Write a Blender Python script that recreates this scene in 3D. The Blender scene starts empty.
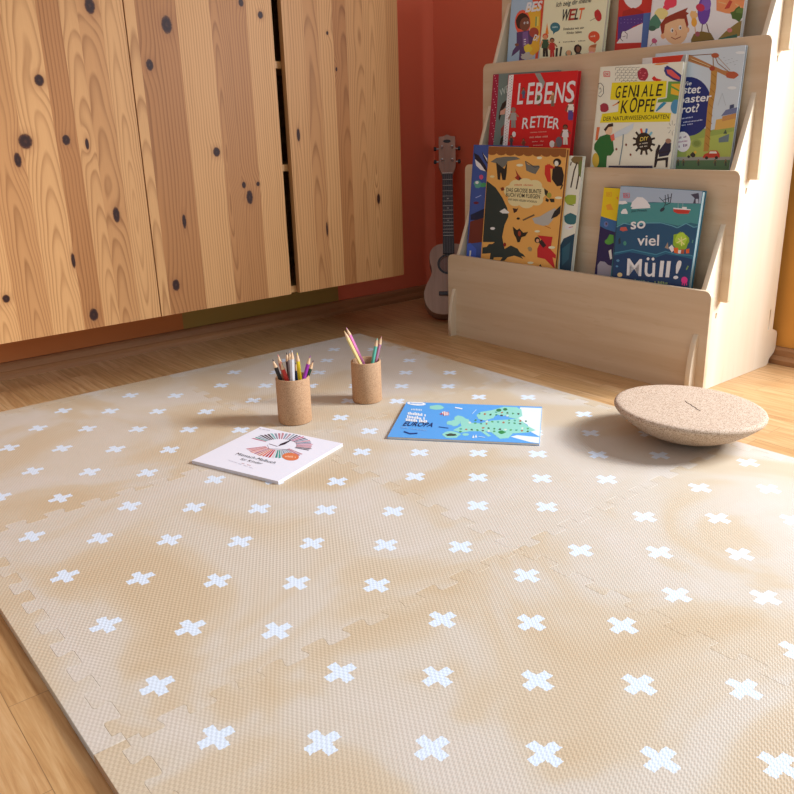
import bpy, bmesh, math, random
import numpy as np
from mathutils import Vector, Matrix
random.seed(7)
SC = bpy.context.scene
COL = SC.collection
PI = math.pi

# ---------------------------------------------------------------- helpers
def lin(h):
    out = []
    for i in (0, 1, 2):
        c = (int(h[2*i:2*i+2], 16) if isinstance(h, str) else h[i]) / 255
        out.append(c / 12.92 if c <= .04045 else ((c + .055) / 1.055) ** 2.4)
    return (*out, 1.0)

class NT:
    """tiny node-tree writer"""
    def __init__(s, name):
        s.m = bpy.data.materials.new(name); s.m.use_nodes = True
        s.t = s.m.node_tree; s.t.nodes.clear()
        s.out = s.t.nodes.new('ShaderNodeOutputMaterial')
        s.b = s.t.nodes.new('ShaderNodeBsdfPrincipled')
        s.t.links.new(s.b.outputs[0], s.out.inputs[0])
    def n(s, typ, props=None, **ins):
        nd = s.t.nodes.new('ShaderNode' + typ)
        for k, v in (props or {}).items(): setattr(nd, k, v)
        for k, v in ins.items():
            s.set(nd, k, v)
        return nd
    def set(s, nd, k, v):
        k = int(k[1:]) if k[0] == 'i' and k[1:].isdigit() else k.replace('_', ' ')
        sock = nd.inputs[k]
        if isinstance(v, bpy.types.NodeSocket): s.t.links.new(v, sock)
        else: sock.default_value = v
    def math(s, op, a, b=None, c=None, clamp=False):
        nd = s.n('Math', {'operation': op, 'use_clamp': clamp})
        for i, v in enumerate((a, b, c)):
            if v is not None: s.set(nd, 'i%d' % i, v)
        return nd.outputs[0]
    def mix(s, f, a, b, blend='MIX'):
        nd = s.n('Mix', {'data_type': 'RGBA', 'blend_type': blend})
        s.set(nd, 'i0', f)
        s.set(nd, 'i6', a); s.set(nd, 'i7', b)
        return nd.outputs[2]
    def ramp(s, f, stops, interp='LINEAR'):
        nd = s.n('ValToRGB'); cr = nd.color_ramp; cr.interpolation = interp
        while len(cr.elements) < len(stops): cr.elements.new(.5)
        for e, (p, c) in zip(cr.elements, stops): e.position = p; e.color = c if isinstance(c, tuple) else lin(c)
        s.set(nd, 'i0', f); return nd.outputs[0]
    def coord(s, which='Object'): return s.n('TexCoord').outputs[which]
    def mapping(s, v, scale=(1, 1, 1), rot=(0, 0, 0), loc=(0, 0, 0)):
        nd = s.n('Mapping'); s.set(nd, 'i0', v)
        nd.inputs['Scale'].default_value = scale; nd.inputs['Rotation'].default_value = rot; nd.inputs['Location'].default_value = loc
        return nd.outputs[0]
    def noise(s, v, scale, detail=3, rough=.5, dist=0):
        return s.n('TexNoise', None, Vector=v, Scale=scale, Detail=detail, Roughness=rough, Distortion=dist).outputs[0]
    def sep(s, v):
        nd = s.n('SeparateXYZ'); s.set(nd, 'i0', v); return nd.outputs
    def bump(s, h, strength=.3, dist=.001):
        nd = s.n('Bump', None, Strength=strength, Distance=dist, Height=h); s.t.links.new(nd.outputs[0], s.b.inputs['Normal'])
    def base(s, c, rough=.5, **k):
        s.set(s.b, 'Base Color', c); s.set(s.b, 'Roughness', rough)
        for a, v in k.items(): s.set(s.b, a.replace('_', ' '), v)
        return s.m

_plain = {}
def plain(hexc, rough=.55, spec=.4, metal=0.0):
    k = (hexc, rough, spec, metal)
    if k not in _plain:
        t = NT('printed_colour')
        v = t.noise(t.coord(), 900, 1)
        c = t.mix(t.math('MULTIPLY', v, .08), lin(hexc), (0.03, .03, .03, 1))
        t.set(t.b, 'Specular IOR Level', spec); t.set(t.b, 'Metallic', metal)
        _plain[k] = t.base(c, rough)
    return _plain[k]

def link(o, parent=None):
    COL.objects.link(o)
    if parent is not None: o.parent = parent
    return o

def mesh_obj(name, me, mats, parent=None, loc=None):
    o = bpy.data.objects.new(name, me)
    for m in (mats if isinstance(mats, (list, tuple)) else [mats]): me.materials.append(m)
    if loc: o.location = loc
    return link(o, parent)

def bm_obj(name, bm, mats, parent=None, loc=None, smooth=False):
    bmesh.ops.recalc_face_normals(bm, faces=bm.faces)
    me = bpy.data.meshes.new(name); bm.to_mesh(me); bm.free()
    if smooth:
        for p in me.polygons: p.use_smooth = True
        try: me.set_sharp_from_angle(angle=math.radians(40))
        except Exception: pass
    return mesh_obj(name, me, mats, parent, loc)

def empty(name, loc=(0, 0, 0), rot=(0, 0, 0), mat=None):
    o = bpy.data.objects.new(name, None); o.empty_display_size = .03
    if mat is not None: o.matrix_world = mat
    else: o.location = loc; o.rotation_euler = rot
    return link(o)

def tag(o, label=None, cat=None, group=None, kind=None):
    if label: o['label'] = label
    if cat: o['category'] = cat
    if group: o['group'] = group
    if kind: o['kind'] = kind
    return o

def box(bm, x0, x1, y0, y1, z0, z1, bev=0, seg=1):
    r = bmesh.ops.create_cube(bm, size=1)
    vs = r['verts']
    for v in vs:
        v.co.x = x0 if v.co.x < 0 else x1
        v.co.y = y0 if v.co.y < 0 else y1
        v.co.z = z0 if v.co.z < 0 else z1
    if bev:
        es = {e for v in vs for e in v.link_edges}
        bmesh.ops.bevel(bm, geom=list(es), offset=bev, segments=seg, profile=.5, affect='EDGES')

def lathe(bm, prof, n=48, M=None):
    rings = []
    for r, z in prof:
        if r < 1e-6: rings.append([bm.verts.new((0, 0, z))])
        else: rings.append([bm.verts.new((r * math.cos(2*PI*i/n), r * math.sin(2*PI*i/n), z)) for i in range(n)])
    for a, b in zip(rings, rings[1:]):
        for i in range(n):
            j = (i + 1) % n
            vs = [a[i % len(a)], a[j % len(a)], b[j % len(b)], b[i % len(b)]]
            vs = list(dict.fromkeys(vs))
            if len(vs) > 2: bm.faces.new(vs)
    if M is not None:
        for ring in rings:
            for v in ring: v.co = M @ v.co
    return rings

def tube(bm, pts, r, n=8):
    pts = [Vector(p) for p in pts]; prev = None
    for i, p in enumerate(pts):
        d = (pts[min(i+1, len(pts)-1)] - pts[max(i-1, 0)]).normalized()
        u = d.orthogonal().normalized(); w = d.cross(u)
        ring = [bm.verts.new(p + r * (math.cos(2*PI*k/n) * u + math.sin(2*PI*k/n) * w)) for k in range(n)]
        if prev:
            for k in range(n): bm.faces.new((prev[k], prev[(k+1) % n], ring[(k+1) % n], ring[k]))
        else: bm.faces.new(ring[::-1])
        prev = ring
    bm.faces.new(prev)

def rounded(pts, rads, seg=6):
    """closed polygon with a radius per corner"""
    out = []; n = len(pts)
    for i, (p, r) in enumerate(zip(pts, rads)):
        p = Vector((*p, 0)); a = Vector((*pts[i-1], 0)) - p; b = Vector((*pts[(i+1) % n], 0)) - p
        if r <= 0: out.append((p.x, p.y)); continue
        a.normalize(); b.normalize(); ang = a.angle(b); t = r / math.tan(ang / 2)
        c = p + (a + b).normalized() * (r / math.sin(ang / 2))
        s, e = p + a * t - c, p + b * t - c
        for k in range(seg + 1):
            v = s.normalized().slerp(e.normalized(), k / seg)
            out.append((c.x + v.x * r, c.y + v.y * r))
    return out

def plate(splines, thick, bev=.0006):
    """flat board with holes: outline in XY, thickness centred on Z"""
    cu = bpy.data.curves.new('outline', 'CURVE'); cu.dimensions = '2D'; cu.fill_mode = 'BOTH'
    cu.extrude = thick / 2 - bev; cu.bevel_depth = bev; cu.bevel_resolution = 1; cu.offset = -bev
    for pts in splines:
        s = cu.splines.new('POLY'); s.points.add(len(pts) - 1); s.use_cyclic_u = True
        for q, p in zip(s.points, pts): q.co = (p[0], p[1], 0, 1)
    o = bpy.data.objects.new('outline', cu); COL.objects.link(o)
    dg = bpy.context.evaluated_depsgraph_get()
    me = bpy.data.meshes.new_from_object(o.evaluated_get(dg), depsgraph=dg)
    bpy.data.objects.remove(o); bpy.data.curves.remove(cu)
    me.materials.clear()
    return me

_glyph = {}
def glyphs(s, bold):
    """letters as flat polygons, scaled so that the baseline width is 1 and capital height is 1"""
    k = (s, bold)
    if k not in _glyph:
        cu = bpy.data.curves.new('letters', 'FONT'); cu.body = s; cu.offset = bold * .6; cu.resolution_u = 3
        o = bpy.data.objects.new('letters', cu); COL.objects.link(o)
        dg = bpy.context.evaluated_depsgraph_get()
        me = bpy.data.meshes.new_from_object(o.evaluated_get(dg), depsgraph=dg)
        bpy.data.objects.remove(o); bpy.data.curves.remove(cu)
        V = [(v.co.x, v.co.y) for v in me.vertices]; F = [tuple(p.vertices) for p in me.polygons]
        bpy.data.meshes.remove(me)
        x0 = min(v[0] for v in V); x1 = max(v[0] for v in V)
        cap = .73 if any(c.isupper() or c in 'ldbfhkt!' for c in s) else .54
        _glyph[k] = ([((x - x0) / (x1 - x0), y / cap) for x, y in V], F)
    return _glyph[k]

# cover prints: colour and outline points in tenths of a millimetre on each cover
BOOKS = [
{'name': 'picture_book','o': [-1.0125,1.0164,0.7312],'theta': 4.5,'delta': 1,'W': 0.2,'H': 0.285,'T': 0.012,'cols': [[173,202,224],[225,239,239],[239,239,239]],'art': [[224,84,58,720,2101,1234,2043,1262,1820,1175,361,1077,366,1076,1392,884,1635],[239,188,66,580,1665,1120,1686,1212,588,923,414,746,734,802,1189],[239,99,75,799,1303,792,1180,742,1079,656,1015,547,999,431,1033,327,1112,250,1225,212,1354,221,1479,273,1580,360,1642,470,1656,584,1621,687,1541,762,1430],[64,46,40,751,1322,756,1245,702,1189,610,1179,529,1170,440,1170,347,1200,295,1271,262,1342,245,1414,282,1475,324,1530,391,1568,477,1578,564,1554,643,1515,704,1459,751,1393],[131,83,65,787,1244,768,1188,728,1143,672,1115,607,1107,540,1120,481,1153,435,1202,409,1260,406,1322,426,1378,467,1423,523,1450,588,1457,654,1444,713,1411,758,1362,784,1304],[239,239,239,616,1312,615,1301,611,1292,603,1286,592,1283,580,1284,569,1289,559,1297,552,1307,549,1317,550,1328,554,1336,563,1343,573,1345,585,1344,596,1340,606,1332,613,1322],[239,239,239,727,1310,726,1299,721,1290,713,1284,703,1282,691,1283,680,1287,670,1295,663,1305,660,1315,661,1326,666,1334,674,1341,684,1343,696,1342,707,1338,717,1330,724,1320],[41,28,28,611,1308,611,1303,608,1299,604,1295,599,1294,593,1295,587,1297,582,1301,579,1306,577,1311,578,1316,580,1321,584,1324,590,1325,595,1325,601,1322,606,1318,609,1313],[41,28,28,716,1307,716,1302,714,1297,709,1294,704,1293,698,1293,693,1296,688,1299,684,1304,683,1310,683,1315,686,1319,690,1322,695,1324,701,1323,706,1321,711,1317,715,1312],[94,72,116,311,1094,756,1117,965,967,908,761,723,697,680,350,481,361,477,635,290,529,181,477,221,632,349,761],[131,99,156,538,1076,730,1100,802,730,582,706],[239,239,239,608,880,686,883,679,902,602,900],[239,239,239,615,822,693,824,686,844,609,842],[239,239,239,622,764,700,766,693,785,615,783],[174,78,66,1131,1030,1126,986,1101,950,1058,924,1002,913,941,917,882,937,831,970,795,1012,779,1058,784,1102,811,1138,854,1164,910,1174,971,1169,1030,1149,1080,1117,1115,1075],[131,83,65,439,770,436,757,423,746,403,739,377,736,349,738,323,744,300,755,285,767,278,781,282,794,294,805,315,813,340,815,368,813,395,807,417,797,433,784],[239,214,80,962,642,913,571,818,554,712,551,648,625,625,706,701,751,797,774,869,706],[204,200,190,956,443,1004,409,955,386,862,386,806,364,724,386,628,383,568,411,549,441,548,467,578,486,545,525,653,516,697,544,787,543,858,517,895,489,988,471],[111,174,113,968,1440,981,1194,1025,1189,1011,1435],[239,233,118,1033,1434,1050,1207,1094,1202,1077,1429]],'txt': [['BES',239,239,239,57.8,158.9,56.6,23.9,-0.9,0.06,12],['D!',239,239,239,94.1,85.4,17.2,15.5,-13.0,0.05,12]],"label":'comic-style picture book with a dark-haired child in a purple suit'},
{'name': 'picture_book','o': [-0.88,1.0023,0.7289],'theta': 4.5,'delta': 1,'W': 0.2088,'H': 0.3,'T': 0.013,'cols': [[239,239,202],[239,239,221],[239,236,214]],'art': [[76,68,60,665,703,695,703,691,732,661,732],[76,68,60,816,700,846,699,842,726,812,727],[76,68,60,866,699,896,698,893,720,863,720],[76,68,60,916,698,946,697,942,722,912,723],[76,68,60,965,697,995,696,993,716,963,716],[76,68,60,1015,696,1045,695,1042,717,1012,718],[76,68,60,1064,695,1094,694,1090,723,1061,724],[76,68,60,1114,694,1143,693,1140,717,1110,718],[76,68,60,1163,693,1192,692,1189,713,1160,713],[76,68,60,1309,689,1338,689,1335,710,1306,711],[76,68,60,1357,688,1386,688,1382,716,1353,716],[76,68,60,1405,687,1434,687,1431,711,1402,711],[76,68,60,1453,686,1482,686,1480,703,1451,704],[76,68,60,1501,685,1530,685,1527,704,1499,704],[59,123,137,656,1085,651,1046,626,1012,584,990,530,980,471,985,413,1003,364,1033,329,1072,313,1113,319,1153,344,1187,387,1209,441,1218,500,1213,558,1194,607,1164,641,1126],[59,123,137,419,1013,535,992,441,926],[194,233,233,400,1084,428,1084,423,1120,395,1120],[194,233,233,446,1084,474,1084,470,1119,442,1119],[194,233,233,493,1084,521,1084,516,1119,488,1119],[194,233,233,539,1084,567,1084,563,1113,535,1113],[197,52,56,1958,1263,1974,1174,1934,1121,1863,1122,1792,1175,1741,1254,1725,1341,1768,1385,1831,1403,1903,1342],[111,101,80,1848,1235,1614,1158,1622,1148,1856,1225],[225,89,59,1974,759,1969,716,1943,680,1899,655,1843,644,1780,648,1718,668,1666,700,1629,741,1612,786,1617,830,1643,866,1688,891,1745,902,1808,897,1868,877,1920,844,1957,804],[225,89,59,1776,661,1894,660,1846,599],[239,214,188,1691,766,1723,766,1719,793,1687,793],[239,214,188,1744,766,1776,766,1772,796,1740,796],[239,214,188,1797,765,1829,765,1823,806,1791,806],[239,142,59,166,959,282,950,194,1234],[45,45,45,232,391,211,630,122,637,144,398],[45,45,45,336,388,290,627,203,629,249,390],[58,92,70,73,617,344,599,286,816,78,831],[225,156,113,56,806,8,700,8,645,41,634,110,787],[225,156,113,271,770,384,679,423,701,309,793],[220,82,53,276,894,262,853,213,830,149,835,94,865,69,910,83,952,132,974,196,969,251,939],[225,156,113,255,874,244,838,207,819,158,822,115,848,95,886,106,921,143,940,193,937,235,911],[195,56,56,472,366,454,563,382,569,400,372],[195,56,56,557,363,519,561,447,563,486,365],[195,56,56,341,553,564,538,515,718,345,729],[168,111,80,326,709,270,582,315,567,371,694],[168,111,80,503,680,596,604,628,623,535,699],[44,32,28,507,783,495,748,456,729,403,733,358,758,337,795,349,830,388,849,441,845,486,820],[168,111,80,490,766,481,736,451,720,410,723,375,744,359,775,368,804,398,821,438,818,473,797],[46,46,46,577,584,650,579,657,367,584,372],[46,46,46,729,603,790,599,779,371,717,375],[76,131,113,1142,408,1139,378,1123,353,1097,335,1062,326,1023,329,985,341,953,363,930,391,920,422,922,452,938,477,965,495,1000,503,1039,501,1076,488,1108,467,1131,439],[225,168,125,1109,432,1107,410,1095,391,1076,377,1051,371,1023,372,995,382,972,398,955,419,947,442,949,465,960,484,980,497,1005,503,1033,502,1061,492,1084,476,1101,455],[41,34,34,1439,502,1424,467,1409,436,1387,407,1345,403,1303,391,1262,418,1229,447,1202,480,1188,518,1191,555,1201,592,1233,615,1274,622,1318,627,1358,601,1406,584,1436,545],[131,87,68,1395,501,1394,476,1385,455,1369,440,1348,433,1324,434,1300,444,1279,462,1264,485,1257,510,1257,535,1267,556,1283,571,1304,578,1328,576,1352,566,1372,549,1387,526],[72,72,72,1478,355,1474,336,1455,319,1426,308,1388,303,1347,306,1307,315,1274,330,1251,349,1241,369,1245,389,1264,405,1294,416,1332,421,1373,418,1412,409,1445,394,1468,375],[238,168,130,1892,472,1890,439,1874,410,1847,389,1811,379,1771,382,1732,396,1698,421,1674,452,1662,487,1665,521,1680,550,1708,571,1744,580,1784,577,1823,563,1856,538,1880,507],[188,111,72,1666,533,1773,583,1903,595,1888,505],[239,186,186,1874,367,1870,350,1854,336,1827,327,1794,323,1757,325,1722,333,1692,346,1671,362,1663,380,1667,397,1683,411,1710,420,1743,424,1780,422,1815,414,1845,401,1865,385]],'txt': [['Ich zeig dir meine',56,50,45,45.9,159.0,112.8,11.8,-0.0,0.01,8],['W',57,53,51,65.7,123.8,25.2,28.1,-1.8,0.03,8],['E',173,57,51,90.9,123.0,19.8,27.1,-0.9,0.03,8],['L',72,53,51,110.7,122.7,11.8,26.9,-1.6,0.03,8],['T',239,111,58,120.5,122.5,17.5,26.8,-0.5,0.03,8],['Entdecke wie wir',76,68,60,77.8,100.2,67.3,5.9,-1.6,0.01,0],['Kinder leben',76,68,60,90.2,89.8,48.4,5.9,-1.0,0.01,0]],"label":'cream hardback with a multicoloured heading and small children along its foot'},
{'name': 'picture_book','o': [-0.6449,1.0165,0.732],'theta': 4.5,'delta': 0,'W': 0.19,'H': 0.27,'T': 0.012,'cols': [[204,56,51],[218,72,60],[239,239,233]],'art': [[204,56,51,8,1380,8,1752,936,1630,992,1026,47,1108],[239,239,239,685,1414,680,1335,612,1282,516,1253,397,1267,294,1325,217,1396,155,1479,189,1553,254,1607,345,1647,466,1620,582,1576,656,1497],[239,188,166,551,1522,546,1497,527,1477,494,1465,453,1461,407,1466,363,1481,325,1502,299,1528,288,1556,292,1581,312,1601,345,1614,387,1617,433,1611,477,1597,514,1575,540,1550],[174,47,45,160,1224,455,1275,765,1155,755,1031,149,1097],[87,63,141,47,1108,797,1110,798,909,511,846,83,565],[168,147,224,138,1056,133,1049,122,1050,115,1058,120,1065,131,1064],[168,147,224,240,1036,235,1029,224,1030,218,1038,222,1045,233,1044],[168,147,224,341,1017,337,1010,326,1011,319,1019,324,1026,335,1025],[168,147,224,439,1019,435,1012,424,1013,417,1021,422,1028,433,1027],[168,147,224,540,1000,535,993,524,994,518,1002,522,1009,533,1008],[168,147,224,636,1002,632,995,621,997,614,1004,619,1011,630,1010],[168,147,224,735,983,730,976,720,978,713,986,718,992,728,991],[168,147,224,150,960,145,953,134,954,127,962,132,969,143,968],[168,147,224,249,962,245,956,234,957,227,965,232,972,243,971],[168,147,224,351,943,346,936,335,938,329,946,333,953,344,951],[168,147,224,449,946,444,939,433,940,427,948,431,955,443,954],[168,147,224,549,927,545,920,534,921,527,929,532,936,543,935],[168,147,224,649,908,644,901,633,902,627,910,631,917,642,916],[168,147,224,744,911,740,904,729,905,723,913,727,920,738,919],[239,239,239,67,518,303,760,799,901,832,455,69,501],[239,239,239,349,648,353,574,304,538,245,574,190,623,184,702,212,763,274,761,335,726],[72,60,60,174,752,160,602,177,598,191,748],[72,60,60,163,596,250,532,260,541,174,605],[72,60,60,267,746,352,686,361,695,276,755],[72,60,60,348,692,351,584,368,582,365,689],[72,60,60,222,630,320,647,315,656,217,639],[204,56,51,46,503,778,460,786,319,52,362],[78,117,183,770,1113,982,1106,996,344,794,344]],'txt': [],"label":'red picture book with purple band and white bearded figure beside the grey cover'},
{'name': 'picture_book','o': [-0.5402,1.003,0.732],'theta': 4.5,'delta': 0,'W': 0.2368,'H': 0.275,'T': 0.012,'cols': [[239,239,239],[239,239,239],[239,239,226]],'art': [[238,72,99,674,1285,690,1227,686,1166,620,1133,544,1125,459,1134,373,1174,350,1247,375,1314,456,1341,534,1364,615,1333],[238,72,99,518,1138,516,1119,502,1103,480,1093,451,1090,419,1094,388,1104,362,1119,343,1139,335,1159,338,1178,351,1193,374,1203,403,1207,435,1203,466,1193,492,1177,510,1158],[239,224,147,500,1011,468,964,435,909,335,905,237,940,172,993,112,1054,145,1109,200,1153,300,1157,396,1121,465,1070],[78,136,113,334,834,294,726,193,703,88,719,8,770,8,897,16,913,65,980,154,1043,253,944],[57,105,87,207,724,203,704,188,688,162,678,128,674,92,678,56,688,27,704,8,722,8,772,16,780,43,790,76,794,113,790,148,780,177,764,198,744],[239,180,135,493,532,492,509,483,491,468,477,447,471,424,473,401,483,381,500,367,521,359,544,360,567,369,586,385,599,406,605,429,602,452,592,471,576,486,555],[239,180,135,1103,603,1103,582,1096,565,1084,553,1067,547,1049,549,1030,558,1014,573,1002,592,995,613,996,634,1002,651,1015,663,1031,669,1050,667,1068,658,1085,643,1097,624],[239,197,152,1049,657,1065,562,1055,475,1018,401,958,347,880,317,788,315,692,339,597,390,514,462,448,550,404,646,388,743,400,832,439,906,501,958,581,986,673,986,769,960,862,908,943,837,1007,751],[152,59,44,379,583,309,795,431,937,680,1007,1000,1082,954,1000,1042,958,984,925,1062,718,1035,641,937,851,779,868,572,829,443,782,438,598],[239,239,239,688,635,685,605,668,587,643,590,620,611,608,643,611,674,629,691,653,689,676,667],[239,239,239,895,671,892,641,875,624,850,626,827,647,815,679,818,710,836,727,860,724,883,703],[53,45,41,680,628,677,608,663,601,648,611,639,632,642,652,655,659,671,649],[53,45,41,881,665,878,645,865,638,850,648,841,669,844,688,857,695,872,685],[204,111,84,737,629,779,536,793,538,751,631],[204,111,84,782,543,745,530,753,518,791,531],[152,64,48,640,486,758,427,765,440,648,500],[152,64,48,767,426,908,470,898,485,756,442],[239,195,130,1278,893,1269,860,1240,845,1236,806,1196,819,1165,799,1131,823,1112,858,1091,884,1068,916,1071,949,1079,980,1100,1005,1141,993,1171,984,1209,992,1224,951,1264,930],[239,176,72,1273,744,1273,712,1265,684,1249,664,1227,655,1202,658,1177,672,1154,695,1137,726,1128,759,1128,792,1136,819,1152,839,1174,848,1199,845,1225,831,1247,807,1264,777],[214,149,72,1226,661,1268,499,1283,498,1240,661],[111,72,171,1573,948,1568,837,1540,746,1492,690,1431,677,1368,710,1311,784,1269,887,1249,1003,1254,1115,1284,1206,1332,1260,1393,1272,1456,1238,1512,1165,1553,1063],[136,101,195,1570,1093,1570,1045,1555,1005,1527,977,1490,965,1447,970,1405,991,1367,1027,1340,1072,1325,1122,1325,1170,1340,1210,1368,1237,1406,1249,1448,1244,1491,1222,1528,1187,1555,1142],[204,56,89,1425,1000,1411,979,1385,965,1350,962,1311,968,1272,983,1238,1006,1213,1034,1200,1064,1200,1091,1215,1112,1241,1125,1276,1129,1315,1123,1354,1107,1387,1084,1412,1056,1425,1027],[92,60,60,1403,704,1408,546,1432,542,1427,699],[92,60,60,1508,690,1579,526,1601,529,1530,692],[92,60,60,1580,524,1651,419,1671,426,1600,531],[131,111,56,1177,388,1227,503,1410,545,1652,482,1766,335,1680,296,1184,339],[168,92,106,1381,488,1380,470,1373,454,1359,442,1342,438,1322,439,1302,448,1285,462,1272,480,1266,499,1267,518,1274,534,1288,545,1305,550,1325,548,1345,540,1362,526,1375,508],[72,65,41,1184,339,1765,343,1781,294,1190,299],[239,155,101,1676,1233,2360,1147,2360,876,2185,812,1958,856,1720,940],[204,72,60,1908,946,2006,1116,2078,1077,2023,948],[239,195,137,1738,1102,1927,1041,1929,1059,1741,1120],[239,195,137,2147,1016,2292,924,2302,938,2157,1030],[78,111,53,2360,712,2342,713,2305,635,2212,699,2125,728,2101,793,2059,859,2147,877,2175,925,2253,970,2316,879,2360,867],[105,137,70,2360,812,2328,810,2280,821,2197,841,2195,892,2242,924,2318,924,2360,907],[149,130,70,1855,346,2014,486,2256,634,2360,668,2360,359,1859,319],[214,130,130,2164,491,2163,475,2154,462,2139,453,2120,450,2098,452,2076,459,2058,472,2045,487,2038,503,2040,519,2049,532,2064,540,2083,544,2105,542,2127,534,2145,522,2158,507],[57,113,94,1855,346,2292,402,2304,325,1861,307],[149,111,99,111,335,209,451,195,460,97,343],[149,111,99,195,454,262,344,276,347,209,457],[204,99,137,285,435,256,401,211,392,162,409,126,450,132,500,194,513,248,478]],'txt': [],"label":'pale grey picture book with a smiling brown-haired child and long-legged purple bird'},
{'name': 'picture_book','o': [-1.0097,0.9374,0.4562],'theta': 4.5,'delta': 1,'W': 0.235,'H': 0.2769,'T': 0.012,'cols': [[117,137,132],[168,40,70],[239,239,233]],'art': [[168,40,70,8,2761,225,2761,254,1882,201,742,8,738],[239,188,204,77,2730,69,2720,51,2720,41,2731,49,2741,67,2741],[239,188,204,115,2659,107,2649,89,2650,79,2661,87,2671,105,2670],[239,188,204,152,2588,144,2578,126,2579,116,2590,124,2600,142,2599],[239,188,204,189,2518,182,2508,164,2508,153,2519,161,2529,179,2529],[239,188,204,227,2447,219,2437,201,2438,191,2449,199,2459,217,2458],[239,188,204,110,2382,102,2371,84,2372,74,2383,82,2393,100,2393],[239,188,204,147,2311,140,2301,121,2301,111,2312,119,2322,137,2322],[239,188,204,185,2240,177,2230,159,2230,149,2241,157,2252,175,2251],[239,188,204,222,2169,214,2159,196,2160,186,2170,194,2181,212,2180],[239,188,204,105,2102,97,2092,79,2092,69,2103,77,2114,95,2113],[239,188,204,143,2031,135,2021,117,2021,106,2032,114,2043,132,2042],[239,188,204,180,1960,172,1950,154,1950,144,1961,152,1972,170,1971],[239,188,204,218,1890,210,1879,192,1879,182,1890,190,1901,208,1900],[239,188,204,100,1821,92,1810,74,1811,64,1821,72,1832,90,1832],[239,188,204,138,1750,130,1739,112,1739,102,1750,110,1761,128,1761],[239,188,204,176,1679,168,1668,150,1668,139,1679,147,1690,165,1690],[239,188,204,213,1608,206,1597,187,1597,177,1608,185,1619,203,1619],[239,188,204,251,1537,243,1526,225,1526,215,1537,223,1548,241,1548],[239,188,204,133,1466,125,1455,107,1455,97,1466,105,1477,123,1477],[239,188,204,171,1395,163,1384,145,1384,135,1395,143,1406,161,1406],[239,188,204,209,1324,201,1313,183,1313,173,1324,180,1334,199,1335],[239,188,204,247,1253,239,1242,221,1242,210,1252,218,1263,236,1263],[239,188,204,128,1180,120,1170,102,1169,92,1180,100,1191,118,1191],[239,188,204,166,1109,158,1098,140,1098,130,1109,138,1120,156,1120],[239,188,204,204,1038,196,1027,178,1027,168,1037,176,1048,194,1048],[239,188,204,242,966,234,955,216,955,206,966,214,977,232,977],[46,34,32,437,1984,625,2101,639,1980,503,1843,375,1529,336,1600,364,1810],[220,168,147,397,1792,600,1876,569,1703,378,1687],[149,72,70,460,1317,643,1493,628,1177,483,1105],[46,40,40,487,1069,581,1141,558,892,455,891]],'txt': [['WE',204,219,212,33.9,217.7,33.4,19.2,19.6,0.0,8]],"label":'grey-green hardback with pink dotted binding, half behind the bright red hardback'},
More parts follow.
